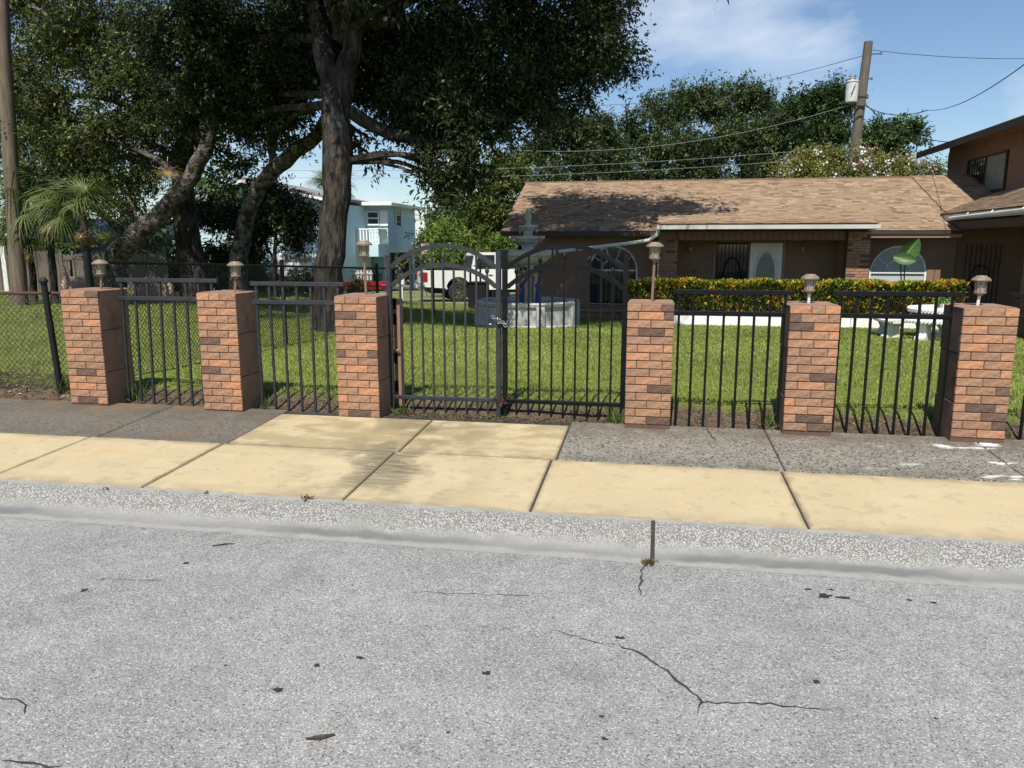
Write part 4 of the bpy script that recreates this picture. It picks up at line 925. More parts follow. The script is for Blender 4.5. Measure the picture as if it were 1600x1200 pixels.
MB().bbox(6.78,7.36,15.0,15.6,zb,zb+.86,.03).build('body',M['black'],bxx); MB().bbox(6.74,7.40,14.96,15.64,zb+.862,zb+.93,.02).build('lid',M['iron_sheen_grey'],bxx)

# ------------------------------------------------------------------ fountain
FC=Vector((-2.78,17.3,gz(-2.78,17.3)-.03)); fz=FC.z
FT=thing('tiered_fountain',FC,'grey stone tiered fountain with painted figures and octagonal pool on the lawn','fountain')
def octa(prof,nm,m='fountain',n=8,rot=R(22.5)): return MB().lathe(prof,n,tuple(FC),rot=rot).build(nm,M[m],FT)
octa([(1.26,0),(1.26,.06),(1.18,.09),(1.16,.10),(1.15,.47),(1.20,.50),(1.22,.56),(1.20,.59),(1.06,.59),(1.04,.45),(.3,.44)],'pool')
octa([(1.04,.50),(.1,.501)],'water','glass')
for k in range(8):
    a=R(22.5+45*k); x,y=FC.x+1.155*math.cos(a),FC.y+1.155*math.sin(a); MB().bbox(-.06,.06,-.09,.09,fz+.08,fz+.50,.01,M=Matrix.Translation((x,y,0))@Matrix.Rotation(a,4,'Z')).build('pilaster',M['fountain'],FT)
    a=R(45*k); ap=1.157*math.cos(R(22.5)); 
    for off in (-.24,0,.24):
        b=MB(); q=Matrix.Translation((FC.x+(ap-.035)*math.cos(a)-off*math.sin(a),FC.y+(ap-.035)*math.sin(a)+off*math.cos(a),fz+.30))@Matrix.Rotation(a+math.pi/2,4,'Z')@Matrix.Rotation(math.pi/2,4,'X'); torus(b,q,.085,.018,16,5,1.0); b.build('ring_relief',M['fountain'],FT,smooth=True)
def bowl(zt,r,h,lobn,nm):
    o=MB().lathe([(r*.30,-h*.98),(r*.48,-h*.92),(r*.70,-h*.74),(r*.80,-h*.52),(r*.82,-h*.42),(r*.96,-h*.38),(r*1.0,-h*.30),(r*1.0,-h*.10),(r*.97,0),(r*.88,-.01),(r*.6,-h*.18)],64,(FC.x,FC.y,zt),lob=.022,lobn=lobn).build(nm,M['fountain'],FT,smooth=50)
    b=MB()
    for i in range(lobn):
        a=2*math.pi*i/lobn; b.tube([(FC.x+r*.99*math.cos(a),FC.y+r*.99*math.sin(a),zt-h*.34),(FC.x+r*1.0*math.cos(a+.12),FC.y+r*1.0*math.sin(a+.12),zt-.0)],h*.085,5)
    b.build('rim_scallops',M['fountain'],o,smooth=True); return o
bowl(1.575,.60,.34,16,'bowl'); bowl(1.885,.365,.19,12,'bowl'); bowl(2.12,.20,.12,10,'bowl')
def col(prof,nm): return MB().lathe(prof,20,(FC.x,FC.y,0)).build(nm,M['fountain'],FT,smooth=40)
col([(.28,fz+.3),(.26,fz+.48),(.13,fz+.55),(.11,.8),(.13,1.1),(.18,1.24)],'column')
col([(.20,1.46),(.17,1.54),(.14,1.60),(.15,1.66),(.19,1.71)],'column'); col([(.13,1.80),(.11,1.86),(.10,1.94),(.12,2.01)],'column')
col([(.06,2.07),(.085,2.11),(.075,2.15),(.05,2.17),(.062,2.20),(.082,2.27),(.075,2.34),(.045,2.42),(.008,2.49)],'finial')
r_=random.Random(3)
for i in range(44):
    zt,rr=((2.05,.19),(1.80,.34),(1.46,.55))[i%3]; a=r_.uniform(0,6.28); MB().tube([(FC.x+rr*math.cos(a),FC.y+rr*math.sin(a),zt),(FC.x+rr*math.cos(a),FC.y+rr*math.sin(a),zt-r_.uniform(.04,.15))],[.010,.003],4).build('mineral_drip',M['fountain'],FT)
def skin_obj(nm,verts,edges,radii,m,parent,lv=2):
    me=bpy.data.meshes.new(nm); me.from_pydata(verts,edges,[]); o=bpy.data.objects.new(nm,me); COL.objects.link(o)
    mo=o.modifiers.new('s','SKIN'); 
    for i,(a,b_) in enumerate(radii): me.skin_vertices[0].data[i].radius=(a,b_)
    me.skin_vertices[0].data[0].use_root=True
    o.modifiers.new('u','SUBSURF').levels=lv
    dg=bpy.context.evaluated_depsgraph_get(); ev=bpy.data.meshes.new_from_object(o.evaluated_get(dg)); bpy.data.objects.remove(o); ev.materials.append(m)
    ev.polygons.foreach_set('use_smooth',[True]*len(ev.polygons)); ob=bpy.data.objects.new(nm,ev); COL.objects.link(ob); ob.parent=parent; return ob
fv=[(0,0,.46),(0,-.01,.56),(0,0,.68),(0,0,.735),(0,-.008,.80),(0,-.005,.835),  # pelvis waist chest neck head crown
    (.05,0,.42),(.055,-.03,.23),(.05,0,.03),(.05,-.06,.01), (-.05,0,.42),(-.05,.0,.22),(-.05,0,.03),(-.05,-.06,.01),
    (.09,0,.675),(.135,-.03,.56),(.09,-.10,.50),(.07,-.13,.50), (-.09,0,.675),(-.15,.0,.74),(-.12,-.01,.86),(-.10,-.01,.90)]
fe=[(0,1),(1,2),(2,3),(3,4),(4,5),(0,6),(6,7),(7,8),(8,9),(0,10),(10,11),(11,12),(12,13),(2,14),(14,15),(15,16),(16,17),(2,18),(18,19),(19,20),(20,21)]
fr=[(.068,.055),(.05,.042),(.066,.05),(.024,.024),(.044,.05),(.03,.035),(.048,.048),(.036,.036),(.02,.02),(.018,.014),(.048,.048),(.036,.036),(.02,.02),(.018,.014),(.027,.027),(.021,.021),(.016,.016),(.014,.012),(.027,.027),(.022,.022),(.016,.016),(.013,.012)]
fig=None
for i,a in enumerate((R(-105),R(-20),R(150))):
    loc=Vector((FC.x+.20*math.cos(a),FC.y+.20*math.sin(a),fz+.46))-FC
    if fig is None: fig=skin_obj('statue_figure',fv,fe,fr,M['skin'],FT); o=fig
    else: o=fig.copy(); COL.objects.link(o); o.parent=FT
    o.location=loc; o.rotation_euler=(0,0,a+math.pi/2); o['label']='painted standing figure in a blue drape under the fountain bowl'
    def addc(nm,me):
        q=bpy.data.objects.new(nm,me); COL.objects.link(q); q.parent=o
    if i==0:
        b=MB(); b.tube([(-.03,-.055,.08),(-.02,-.07,.26),(.0,-.075,.44)],[.035,.045,.03],8); b.tube([(-.08,-.03,.44),(0,-.075,.50),(.07,-.055,.60),(.075,.0,.70)],[.035,.032,.026,.018],6); q=b.build('drape',M['drape'],None,org=(0,0,0),smooth=True); dme=q.data; bpy.data.objects.remove(q)
        b=MB(); b.lathe([(.02,-.04),(.05,-.03),(.058,.01),(.045,.045),(.015,.056)],12,(0,.012,.82)); q=b.build('hair',M['bark'],None,org=(0,0,0),smooth=True); hme=q.data; bpy.data.objects.remove(q)
    addc('drape',dme); addc('hair',hme)

# ------------------------------------------------------------------ pickup truck and trailer
def wheel(parent,c,r,w,ax='y',spokes=6,nm='wheel'):
    c=Vector(c); prof=[(r*.62,-w/2),(r*.92,-w/2),(r,-w*.36),(r,w*.36),(r*.92,w/2),(r*.62,w/2)]
    b=MB().lathe(prof,26); b.v=[(c.x+p[0],c.y+p[2],c.z+p[1]) for p in b.v]; wh=b.build(nm,M['tyre'],parent,smooth=35)
    b=MB().lathe([(r*.63,-w*.42),(r*.60,-w*.30),(r*.2,-w*.24),(r*.2,w*.3),(r*.63,w*.42)],26); b.v=[(c.x+p[0],c.y+p[2],c.z+p[1]) for p in b.v]; b.build('rim',M['black'],wh,smooth=35)
    b=MB()
    for k in range(spokes):
        a=2*math.pi*k/spokes+.2
        for da in (-.16,.16): b.tube([(c.x+r*.12*math.cos(a),c.y-w*.53,c.z+r*.12*math.sin(a)),(c.x+r*.60*math.cos(a+da),c.y-w*.53,c.z+r*.60*math.sin(a+da))],r*.055,4)
    b.lathe([(r*.12,0),(r*.12,.02),(r*.06,.03)],10); n0=len(b.v)-30; b.v[n0:]=[(c.x+p[0],c.y-w*.53-p[2],c.z+p[1]) for p in b.v[n0:]]
    P=[(c.x+r*.60*math.cos(2*math.pi*i/20),c.y-w*.53,c.z+r*.60*math.sin(2*math.pi*i/20)) for i in range(21)]; b.tube(P,r*.035,4)
    b.build('spokes',M['chrome'],wh); return wh
TK=thing('pickup_truck',(0,0,0),'white pickup truck parked behind the back fence, tail light showing','truck')
def arch_pts(cx,z0,r,n=10): return [(cx-r*math.cos(math.pi*i/n),z0+r*math.sin(math.pi*i/n)*1.02) for i in range(n+1)]
lowp=[(0.05,.62)]+[(.95,.55)]+arch_pts(1.38,.50,.50)+[(2.1,.48),(4.15,.48)]+arch_pts(4.85,.50,.50)+[(5.65,.50),(5.80,.62),(5.82,1.02),(5.55,1.15),(4.35,1.22),(4.30,1.27),(0.03,1.27),(0.0,.85)]
MB().prism(lowp,'y',-1.0,1.0).build('body',M['truckwhite'],TK)
MB().prism([(1.95,1.274),(4.28,1.274),(3.62,1.88),(3.45,1.95),(2.25,1.95),(2.08,1.90)],'y',-.86,.86).build('cab',M['truckwhite'],TK)
for s_ in (-1,1):
    y0,y1=(-.868,-.862) if s_<0 else (.862,.868)
    MB().prism([(2.12,1.30),(2.90,1.30),(2.90,1.86),(2.22,1.86)],'y',y0,y1).build('window',M['glass'],TK); MB().prism([(2.97,1.30),(4.12,1.30),(3.56,1.86),(2.97,1.86)],'y',y0,y1).build('window',M['glass'],TK)
MB().box(1.96,2.05,-.75,.75,1.36,1.84).build('rear_window',M['glass'],TK)
MB().box(.12,1.86,-.88,.88,1.272,1.285).build('bed_cover',M['black'],TK)
for s_ in (-1,1):
    MB().bbox(-.03,.16,-1.012 if s_<0 else .80,-.80 if s_<0 else 1.012,.80,1.20,.02).build('tail_light',M['red'],TK)
    for k,x in enumerate((2.92,4.2)): MB().box(x-.006,x+.006,-1.004 if s_<0 else .99,-.99 if s_<0 else 1.004,.55,1.25).build('door_gap',M['black'],TK)
    for x in (2.70,3.9): MB().bbox(x-.09,x+.09,-1.03 if s_<0 else 1.0,-1.0 if s_<0 else 1.03,1.05,1.09,.008).build('door_handle',M['chrome'],TK)
MB().bbox(-.016,.0,-.70,.70,.72,1.22,.006).build('tailgate',M['truckwhite'],TK); MB().bbox(-.035,-.017,-.10,.10,1.03,1.10,.006).build('tailgate_handle',M['black'],TK)
MB().bbox(-.16,.05,-.97,.97,.50,.68,.03).build('rear_bumper',M['chrome'],TK); MB().bbox(5.78,5.95,-.97,.97,.50,.72,.03).build('front_bumper',M['chrome'],TK)
MB().bbox(-.18,-.162,-.16,.16,.55,.66,.004).build('number_plate',M['white'],TK)
MB().bbox(3.92,4.06,-1.22,-1.0,1.28,1.50,.03).build('mirror',M['black'],TK)
for x in (1.38,4.85):
    for y in (-.87,.87): wheel(TK,(x,y,.39),.39,.27)
MB().box(.3,5.5,-.8,.8,.35,.55).build('chassis',M['black'],TK)
th=R(25); a=at(663,473,29.4); TK.location=(a.x-math.sin(th),29.4+math.cos(th),gz(a.x,30.3)); TK.rotation_euler=(0,0,th)
TR=thing('red_trailer',(-13.2,28.9,gz(-13.2,28.9)),'red flatbed trailer with twin wheels behind the chain link fence','trailer'); tz=gz(-13.2,28.9)
MB().bbox(-16.6,-10.2,28.2,29.8,tz+.52,tz+.66,.01).build('deck',M['red'],TR)
for y in (28.17,29.81): MB().bbox(-16.6,-10.2,y,y+.02,tz+.66,tz+.75,.005).build('side_rail',M['red'],TR)
for x in (-15.45,-14.6):
    wheel(TR,(x,28.05,tz+.34),.34,.22); wheel(TR,(x,29.95,tz+.34),.34,.22)
MB().prism([(-15.95,tz+.62),(-15.85,tz+.78),(-14.2,tz+.78),(-14.1,tz+.62),(-14.2,tz+.62),(-14.25,tz+.74),(-15.8,tz+.74),(-15.87,tz+.62)],'y',27.9,28.16).build('fender',M['black'],TR)
MB().tube([(-10.2,29,tz+.55),(-9.6,29.8,tz+.5)],.06,6).build('tongue',M['galv'],TR)
b=MB()
for k in range(5): b.box(-11.2+.13*k,-11.12+.13*k,28.25,28.29,tz+.87,tz+1.25)
b.box(-11.25,-10.55,28.22,28.25,tz+1.1,tz+1.16); b.build('white_rack',M['white'],TR)
cb=thing('black_cart',(-5.0,23.9,gz(-5,23.9)),'black upright cart standing in front of the back fence, before the white truck','cart'); cz=gz(-5,23.9); x=at(748,450,23.9).x
ORG[cb]=Vector((x,23.9,cz)); cb.location=(x,23.9,cz)
MB().bbox(x-.30,x+.28,23.65,24.2,cz+.08,cz+.82,.02).build('body',M['black'],cb); MB().bbox(x-.33,x+.31,23.62,24.23,cz+.822,cz+.88,.02).build('lid',M['iron'],cb)
for s_ in (-.25,.22): MB().lathe([(.09,-.03),(.10,0),(.09,.03)],14).build('wheel',M['tyre'],cb,org=(-(s_),-.1,-.1)).location=(0,0,0)
ch=thing('black_slatted_chair',(x+.75,23.6,cz),'low black slatted chair beside the black cart','chair')
for k in range(6): MB().bbox(x+.45+.1*k,x+.52+.1*k,23.75,23.78,cz+.28,cz+.58,.005).build('back_slat',M['black'],ch)
MB().bbox(x+.40,x+1.1,23.25,23.78,cz+.24,cz+.28,.01).build('seat',M['black'],ch)
for (dx,dy) in ((.43,23.28),(1.05,23.28),(.43,23.74),(1.05,23.74)): MB().tube([(x+dx,dy,cz-.02),(x+dx,dy,cz+.24)],.02,6).build('leg',M['black'],ch)

# ------------------------------------------------------------------ blue houses behind
def siding(b,x0,x1,y,z0,z1,pitch,along='x',out=-1):
    n=int(round((z1-z0)/pitch)); p=(z1-z0)/n
    for i in range(n):
        za,zb=z0+i*p,z0+(i+1)*p
        if along=='x': b.add([(x0,y+out*.03,za),(x1,y+out*.03,za),(x1,y,zb),(x0,y,zb),(x0,y,za),(x1,y,za)],[(0,1,2,3),(4,5,1,0)])
        else: b.add([(y+out*.03,x0,za),(y+out*.03,x1,za),(y,x1,zb),(y,x0,zb),(y,x0,za),(y,x1,za)],[(0,1,2,3),(4,5,1,0)])
BH=thing('blue_stilt_house',(-19,48,gz(-19,48)),'pale blue house on stilts with white balcony, far behind the oak','house')
xr=at(607,395,45).x; zb=at(607,395,45).z; zt=at(607,322,45).z; gb=gz(-19,48)
MB().box(xr-8,xr-.02,45.02,50.5,zb,zt).build('wall',M['blue'],BH)
b=MB(); siding(b,xr-8,xr,45.02,zb,zt,.30,'x',-1); b.build('siding',M['blue'],BH); b=MB(); siding(b,45.02,50.5,xr-.02,zb,zt,.30,'y',1); b.build('siding',M['blue'],BH)
MB().bbox(xr-8.6,xr+.55,44.2,51.2,zt,zt+.20,.02).build('roof',M['white'],BH)
def win(xa,xb,za,zb_,y,parent):
    w=MB().box(xa,xb,y-.05,y-.035,za,zb_).build('window',M['glass'],parent); t=.09
    for q in ((xa-t,xa,za-t,zb_+t),(xb,xb+t,za-t,zb_+t),(xa,xb,zb_,zb_+t),(xa,xb,za-t,za),(xa,xb,(za+zb_)/2-.04,(za+zb_)/2+.04)): MB().box(q[0],q[1],y-.09,y-.03,q[2],q[3]).build('frame',M['white'],w)
    for sx in (xa-.62,xb+.12): MB().bbox(sx,sx+.5,y-.085,y-.04,za-.12,zb_+.12,.01).build('shutter',M['white'],w)
a=at(576,350,45); c=at(586,332,45); win(a.x,a.x+.62,a.z,c.z,45,BH)
wx=MB().box(xr+.02,xr+.035,46.5,47.4,at(633,352,47).z,at(633,331,47).z).build('window',M['glass'],BH)
for q in ((46.38,46.5),(47.4,47.52)): MB().box(xr+.02,xr+.07,*q,at(633,354,47).z,at(633,329,47).z).build('frame',M['white'],wx)
zr=at(590,357,43.4).z; zf=at(590,381,43.4).z; xl=xr-6.5
MB().bbox(xl,xr-.05,43.4,45,zf-.75,zf,.02).build('balcony_floor',M['blue'],BH)
MB().bbox(xl,xr-.05,43.40,43.48,zr-.08,zr,.01).build('balcony_rail',M['white'],BH); MB().bbox(xr-.13,xr-.05,43.48,45,zr-.08,zr,.01).build('balcony_rail',M['white'],BH)
for k in range(34): MB().box(xl+.19*k,xl+.19*k+.09,43.42,43.46,zf,zr-.08).build('baluster',M['white'],BH)
for k in range(7): MB().box(xr-.11,xr-.07,43.65+.19*k,43.74+.19*k,zf,zr-.08).build('baluster',M['white'],BH)
for (px,py) in ((xr-.2,45.3),(xr-2.6,45.3),(xr-5,45.3),(xr-.2,50.2),(xr-2.8,50.2),(xr-1.5,47.8),(xr-7.5,45.3)): MB().box(px-.14,px+.14,py-.14,py+.14,gb-.4,zb).build('stilt',M['blue'],BH)
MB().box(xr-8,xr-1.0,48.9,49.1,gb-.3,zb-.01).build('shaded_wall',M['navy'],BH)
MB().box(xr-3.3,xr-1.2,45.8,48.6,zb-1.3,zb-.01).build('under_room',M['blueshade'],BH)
GH=thing('blue_garage_house',(-25,40,gz(-25,40)),'pale blue gabled house with white garage door, behind the oak trunks','house')
pk=at(385,282,40); le=at(228,366,40); re=at(520,312,40); gg=gz(-25,40)-.2; wl=le.x+.3; wr=re.x-.1
MB().prism([(wl,gg),(wr,gg),(wr,re.z-.15),(pk.x,pk.z-.3),(wl,le.z)],'y',40,46).build('wall',M['blue'],GH)
b=MB()
for i in range(18):
    z=gg+.3*i
    if z+.3<le.z: b.add([(wl,39.96,z),(wr,39.96,z),(wr,39.99,z+.3),(wl,39.99,z+.3)],[(0,1,2,3)])
b.build('siding',M['blue'],GH)
for (p0,p1) in ((le,pk),(re,pk)): MB().prism([(p0.x,p0.z),(p1.x,p1.z),(p1.x,p1.z+.16),(p0.x,p0.z+.16)],'y',39.4,46.4).build('roof',M['greyroof'],GH); MB().prism([(p0.x,p0.z-.14),(p1.x,p1.z-.14),(p1.x,p1.z+.0),(p0.x,p0.z+.0)],'y',39.36,39.42).build('barge_board',M['white'],GH)
g0=at(432,396,40); g1=at(488,396,40); gd=MB().box(g0.x,g1.x,39.88,39.94,gg+.1,g0.z).build('garage_door',M['white'],GH)
for k in range(1,5): MB().box(g0.x,g1.x,39.865,39.88,gg+.1+(g0.z-gg-.1)*k/5-.02,gg+.1+(g0.z-gg-.1)*k/5).build('panel_line',M['greyroof'],gd)
MB().box(g0.x+.4,g1.x,39.86,39.879,g0.z-.42,g0.z-.1).build('shade_strip',M['greyroof'],gd)  # grey strip painting the shade across the top of the door
a=at(497,412,40); MB().box(a.x-.15,a.x+.15,39.85,39.93,a.z-.5,a.z+.3).build('meter_box',M['greyroof'],GH)
a=at(120,372,34); c=at(170,372,34)
NV=tag(MB().box(a.x-3,c.x+.6,34,38,gz(-20,34)-.3,a.z).prism([(34-.4,a.z),(38.4,a.z),(36,a.z+1.0)],'x',a.x-3.3,c.x+.9).build('navy_shed',M['navy'],org=(a.x,36,gz(-20,34))),'dark navy building glimpsed behind the palms and wooden fence','shed')

# ------------------------------------------------------------------ left neighbour: wooden fence, boards, pole
WF=thing('wooden_fence',(-20,24,gz(-20,24)),'weathered wooden plank fence behind the left utility pole','fence')
x0=at(-60,400,24).x; x1=at(268,400,24).x; gl_=gz(-20,24); n=int((x1-x0)/.15); r_=random.Random(2); zt=at(150,394,24).z
me_pl=[]
for v in range(3):
    h_=zt-gl_+.1+(-.05,0,.04)[v]; b=MB().prism([(-.068,0),(.068,0),(.068,h_-.03),(.045,h_),(-.045,h_),(-.068,h_-.03)],'y',-.01,.01); o=b.build('plank',M['wood'],None,org=(0,0,0)); me_pl.append(o.data); bpy.data.objects.remove(o)
for i in range(n): piece('plank',me_pl[r_.randrange(3)],WF,(x0+.15*i,24+r_.uniform(-.006,.006),gl_-.1+r_.uniform(-.02,.02)),(0,r_.uniform(-.015,.015),0))
for z in (gl_+.35,zt-.3): MB().box(x0,x1,24.015,24.06,z,z+.09).build('rail',M['wood'],WF)
a=at(6,385,23.6); tag(MB().bbox(a.x-.09,a.x+.09,23.5,23.68,gl_-.1,a.z,.01).build('white_post',M['stakew'],org=(a.x,23.6,gl_)),'short white post at the far left in front of the wooden fence','post')
def board(p,w,h,t_,rx,ry,rz,m,label,name='leaning_board'):
    b=MB().bbox(-w/2,w/2,-t_/2,t_/2,0,h,.004); o=b.build(name,M[m],None,org=(0,0,0)); o.location=p; o.rotation_euler=(rx,ry,rz); return tag(o,label,'board','boards leaning by the left fence')
gL=gz(-13,19)
a=at(130,470,19.5); board((a.x,19.5,gL-.05),1.5,.78,.02,R(-28),0,R(8),'pinkboard','wide pinkish plywood sheet leaning behind the leftmost pillar')
a=at(215,470,19.0); board((a.x+.2,19.0,gL-.05),.9,.85,.02,R(-25),R(28),R(-6),'pinkboard','pinkish board tilted against the leaning tree trunk')
a=at(118,470,19.2); board((a.x,19.2,gL-.05),.10,1.15,.03,R(-12),R(-26),0,'pinkboard','narrow pinkish plank leaning steeply on the plywood sheet')
a=at(102,465,19.8); board((a.x,19.8,gL-.05),.10,1.35,.03,R(-4),R(-4),0,'wood','thin grey plank standing upright beside the wooden fence')
a=at(160,404,20.2); wb=tag(MB().bbox(at(100,404,20.2).x,at(175,404,20.2).x,20.2,20.4,a.z-.05,a.z+.08,.01).box(at(104,404,20.2).x,at(104,404,20.2).x+.08,20.22,20.3,gL-.1,a.z-.05).box(at(168,404,20.2).x,at(168,404,20.2).x+.08,20.22,20.3,gL-.1,a.z-.05).build('timber_trestle',M['wood'],org=(a.x,20.3,gL)),'grey timber beam on posts behind the pinkish boards','trestle')
LPb=at(30,470,17.2); LPt=at(2,0,17.2)
dvec=(LPt-LPb); top=LPb+dvec*1.35
lp=thing('utility_pole',(LPb.x,17.2,gz(LPb.x,17.2)),'brown wooden utility pole at the far left edge','pole')
MB().tube(wiggle([LPb-Vector((0,0,.5)),LPb+dvec*.4,LPb+dvec*.8,top],.012,3),interp([.20,.18,.16,.14],13),14).build('shaft',M['pole'],lp,smooth=60)

# ------------------------------------------------------------------ right utility pole, transformer, wires
RPt=at(1357,65,33); RPb=at(1335,235,33); dd=(RPb-RPt); gp=gz(7.5,33); RP0=RPt+dd*((RPt.z-gp)/(-dd.z))
rp_=thing('utility_pole',(RP0.x,RP0.y,gp),'leaning wooden utility pole behind the brown house','pole')
MB().tube(wiggle([RP0-Vector((0,0,.4)),RP0.lerp(RPt,.33),RP0.lerp(RPt,.66),RPt],.012,4),interp([.24,.22,.19,.155],13),12).build('shaft',M['wood'],rp_,smooth=60)
for f,sx in ((.955,.5),(.865,.28),(.80,.22),(.76,-.2)):
    q=RP0.lerp(RPt,f); MB().tube([q,q+Vector((sx,-.05,-.03*sx))],.02,5).build('insulator_arm',M['wire'],rp_); MB().lathe([(.02,-.06),(.05,-.03),(.03,0),(.05,.03),(.02,.06)],8,tuple(q+Vector((sx,-.05,0)))).build('insulator',M['lampcap'],rp_)
tp=at(1331,143,32.6)
tf=thing('transformer',(tp.x,tp.y,tp.z-.45),'grey cylindrical transformer hung on the right utility pole','transformer')
MB().lathe([(.19,-.40),(.22,-.385),(.228,-.1),(.226,.31),(.246,.33),(.246,.365),(.2,.39),(.07,.42)],20,tuple(tp)).build('tank',M['gutter'],tf,smooth=40)
for k in (-.1,.08): MB().lathe([(.03,0),(.05,.04),(.03,.08),(.05,.12),(.02,.2)],8,(tp.x+k,tp.y,tp.z+.44)).build('bushing',M['lampcap'],tf)
MB().tube([tp+Vector((.05,-.27,.2)),tp+Vector((-.02,-.28,0)),tp+Vector((-.08,-.27,-.15))],.015,5).build('lead',M['wire'],tf)
MB().tube([tp+Vector((.2,0,-.2)),tp+Vector((.55,0,-.22))],.04,5).build('bracket',M['wire'],tf); MB().tube([tp+Vector((-.1,-.1,-.5)),tp+Vector((.5,0,-.55))],.03,5).build('bracket',M['wire'],tf)
M['alu']=mat('aluminium_cable',(.30,.31,.31),(.22,.23,.23),sc=4,rough=.5,metal=.3)
def wire(a,b_,sag,r,label,m='wire',n=18):
    a,b_=Vector(a),Vector(b_); P=[a.lerp(b_,i/n)-Vector((0,0,sag*4*(i/n)*(1-i/n))) for i in range(n+1)]; o=MB().tube(P,r,4,cap=False).build('overhead_wire',M[m],org=tuple(a)); return tag(o,label,'wire','overhead wires')
wire(at(1352,86,33),at(930,165,48),.4,.012,'thin overhead wire falling left from the top of the right pole')
wire(at(1362,78,33),at(1640,91,33),.12,.012,'overhead wire running right from the pole top insulator')
wire(at(1345,158,33),at(700,225,31),.9,.010,'overhead wire sloping left from below the transformer','alu')
wire(at(1250,236,31.5),at(440,266,31),.25,.009,'upper of two parallel wires crossing the whole tree line','alu')
wire(at(1250,250,31.5),at(440,277,31),.25,.009,'lower of two parallel wires crossing the whole tree line','alu')
wire(at(1352,162,33),(7.99,23.5,4.43),.35,.014,'service cable from the right pole to the eaves of the upper storey')
wire(at(1350,164,33),at(1450,172,28),.25,.016,'slack cable loop right of the pole'); wire(at(1450,172,28),at(1625,82,14),.25,.010,'dark cable rising to the upper right corner')
wire(at(1362,172,33),(8.73,25.6,3.9),.3,.010,'thin cable dropping from the pole towards the upper storey wall')
wire(at(1340,160,32.9),at(1250,236,33),.3,.01,'drop wire from the transformer down to the flowering tree')
sg=thing('faded_sign',at(665,440,36),'small faded pink sign on a thin post beyond the truck','sign'); s0=at(665,382,36); 
ORG[sg]=Vector((s0.x,36,gz(s0.x,36))); sg.location=ORG[sg]
MB().tube([(s0.x,36,gz(s0.x,36)-.1),(s0.x,36,s0.z)],.03,6).build('post',M['galv'],sg); MB().bbox(s0.x-.2,s0.x+.2,35.94,35.96,s0.z-.45,s0.z+.05,.004).build('plate',M['signpink'],sg)
s0=at(628,433,29); mbx=thing('white_meter_post',(s0.x,29,gz(s0.x,29)),'white box on a thin post behind the truck tail','meter post')
MB().tube([(s0.x,29,gz(s0.x,29)-.1),(s0.x,29,s0.z)],.03,6).build('post',M['white'],mbx); MB().bbox(s0.x-.1,s0.x+.1,28.92,29.08,s0.z-.3,s0.z+.1,.02).build('box',M['white'],mbx)

# ------------------------------------------------------------------ trees
def cl(L_): return [(*at(x,y,Y),r*1.0,r*(k[0] if k else 1.0),r*(k[1] if len(k)>1 else .8)) for (x,y,Y,r,*k) in L_]
ob=Vector((-6.27,14.2,gz(-6.27,14.2)-.1))
trunk=[(ob,at(515,420,14.2),at(524,330,14.3),at(528,230,14.4),at(526,150,14.5)),(.33,.28,.265,.30,.25)]
limbs=[([*trunk[0]],trunk[1]),([at(526,160,14.5),at(505,80,14.7),at(492,0,15),at(470,-90,15.2)],(.25,.2,.17,.10)),([at(528,160,14.5),at(548,80,14.6),at(562,10,14.8),at(600,-90,15.4)],(.25,.19,.17,.1)),
 ([at(540,170,14.5),at(600,205,14.6),at(650,218,14.6),at(690,226,14.6),at(745,190,14.8)],(.13,.12,.11,.09,.05)),([at(560,30,14.8),at(660,40,15.2),at(780,40,15.8),at(900,60,16.2)],(.14,.11,.08,.04)),
 ([at(500,60,14.8),at(400,60,15.2),at(300,80,15.4)],(.12,.09,.04))]
OC=cl([(968,0,16.6,.45),(935,55,16,.75),(965,100,16.2,.42),(905,115,15.6,.6),(920,10,17,.9),(860,55,16,.95),(855,165,15.5,.5),(905,150,15.8,.28),(800,110,15,.85),(790,15,16,1.1),(735,80,15,1.0),(735,160,14.6,.75),(760,215,14.6,.45),(720,250,14.5,.55),(690,280,14.5,.4),(725,285,14.6,.35),(668,245,14.6,.28),(655,270,14.4,.16),(640,160,15,.75),(660,60,15.4,1.1),(600,60,16.2,1.0),(600,140,16.2,.7),(575,215,16,.25),(590,250,16,.17),(560,230,16,.15),(690,150,14.8,.8),(650,205,15,.35),(450,60,15.6,1.1),(420,130,15.6,.85),(350,50,15.2,1.1),(335,130,15.6,.9),(455,150,16,.5),(270,60,15.4,1.0),(480,95,15.2,.6),(370,185,16,.55),(430,185,16,.4),(720,140,15.4,.9),(770,150,15.2,.7),(680,200,14.8,.6),(620,100,15.6,.8),(745,270,14.6,.35),(790,190,15,.4),(820,150,15.4,.5),(560,120,15.8,.6),(400,160,16.4,.7),(300,180,16.6,.7),(440,210,16.6,.35),(890,90,16,.6),(840,110,15.8,.6)])
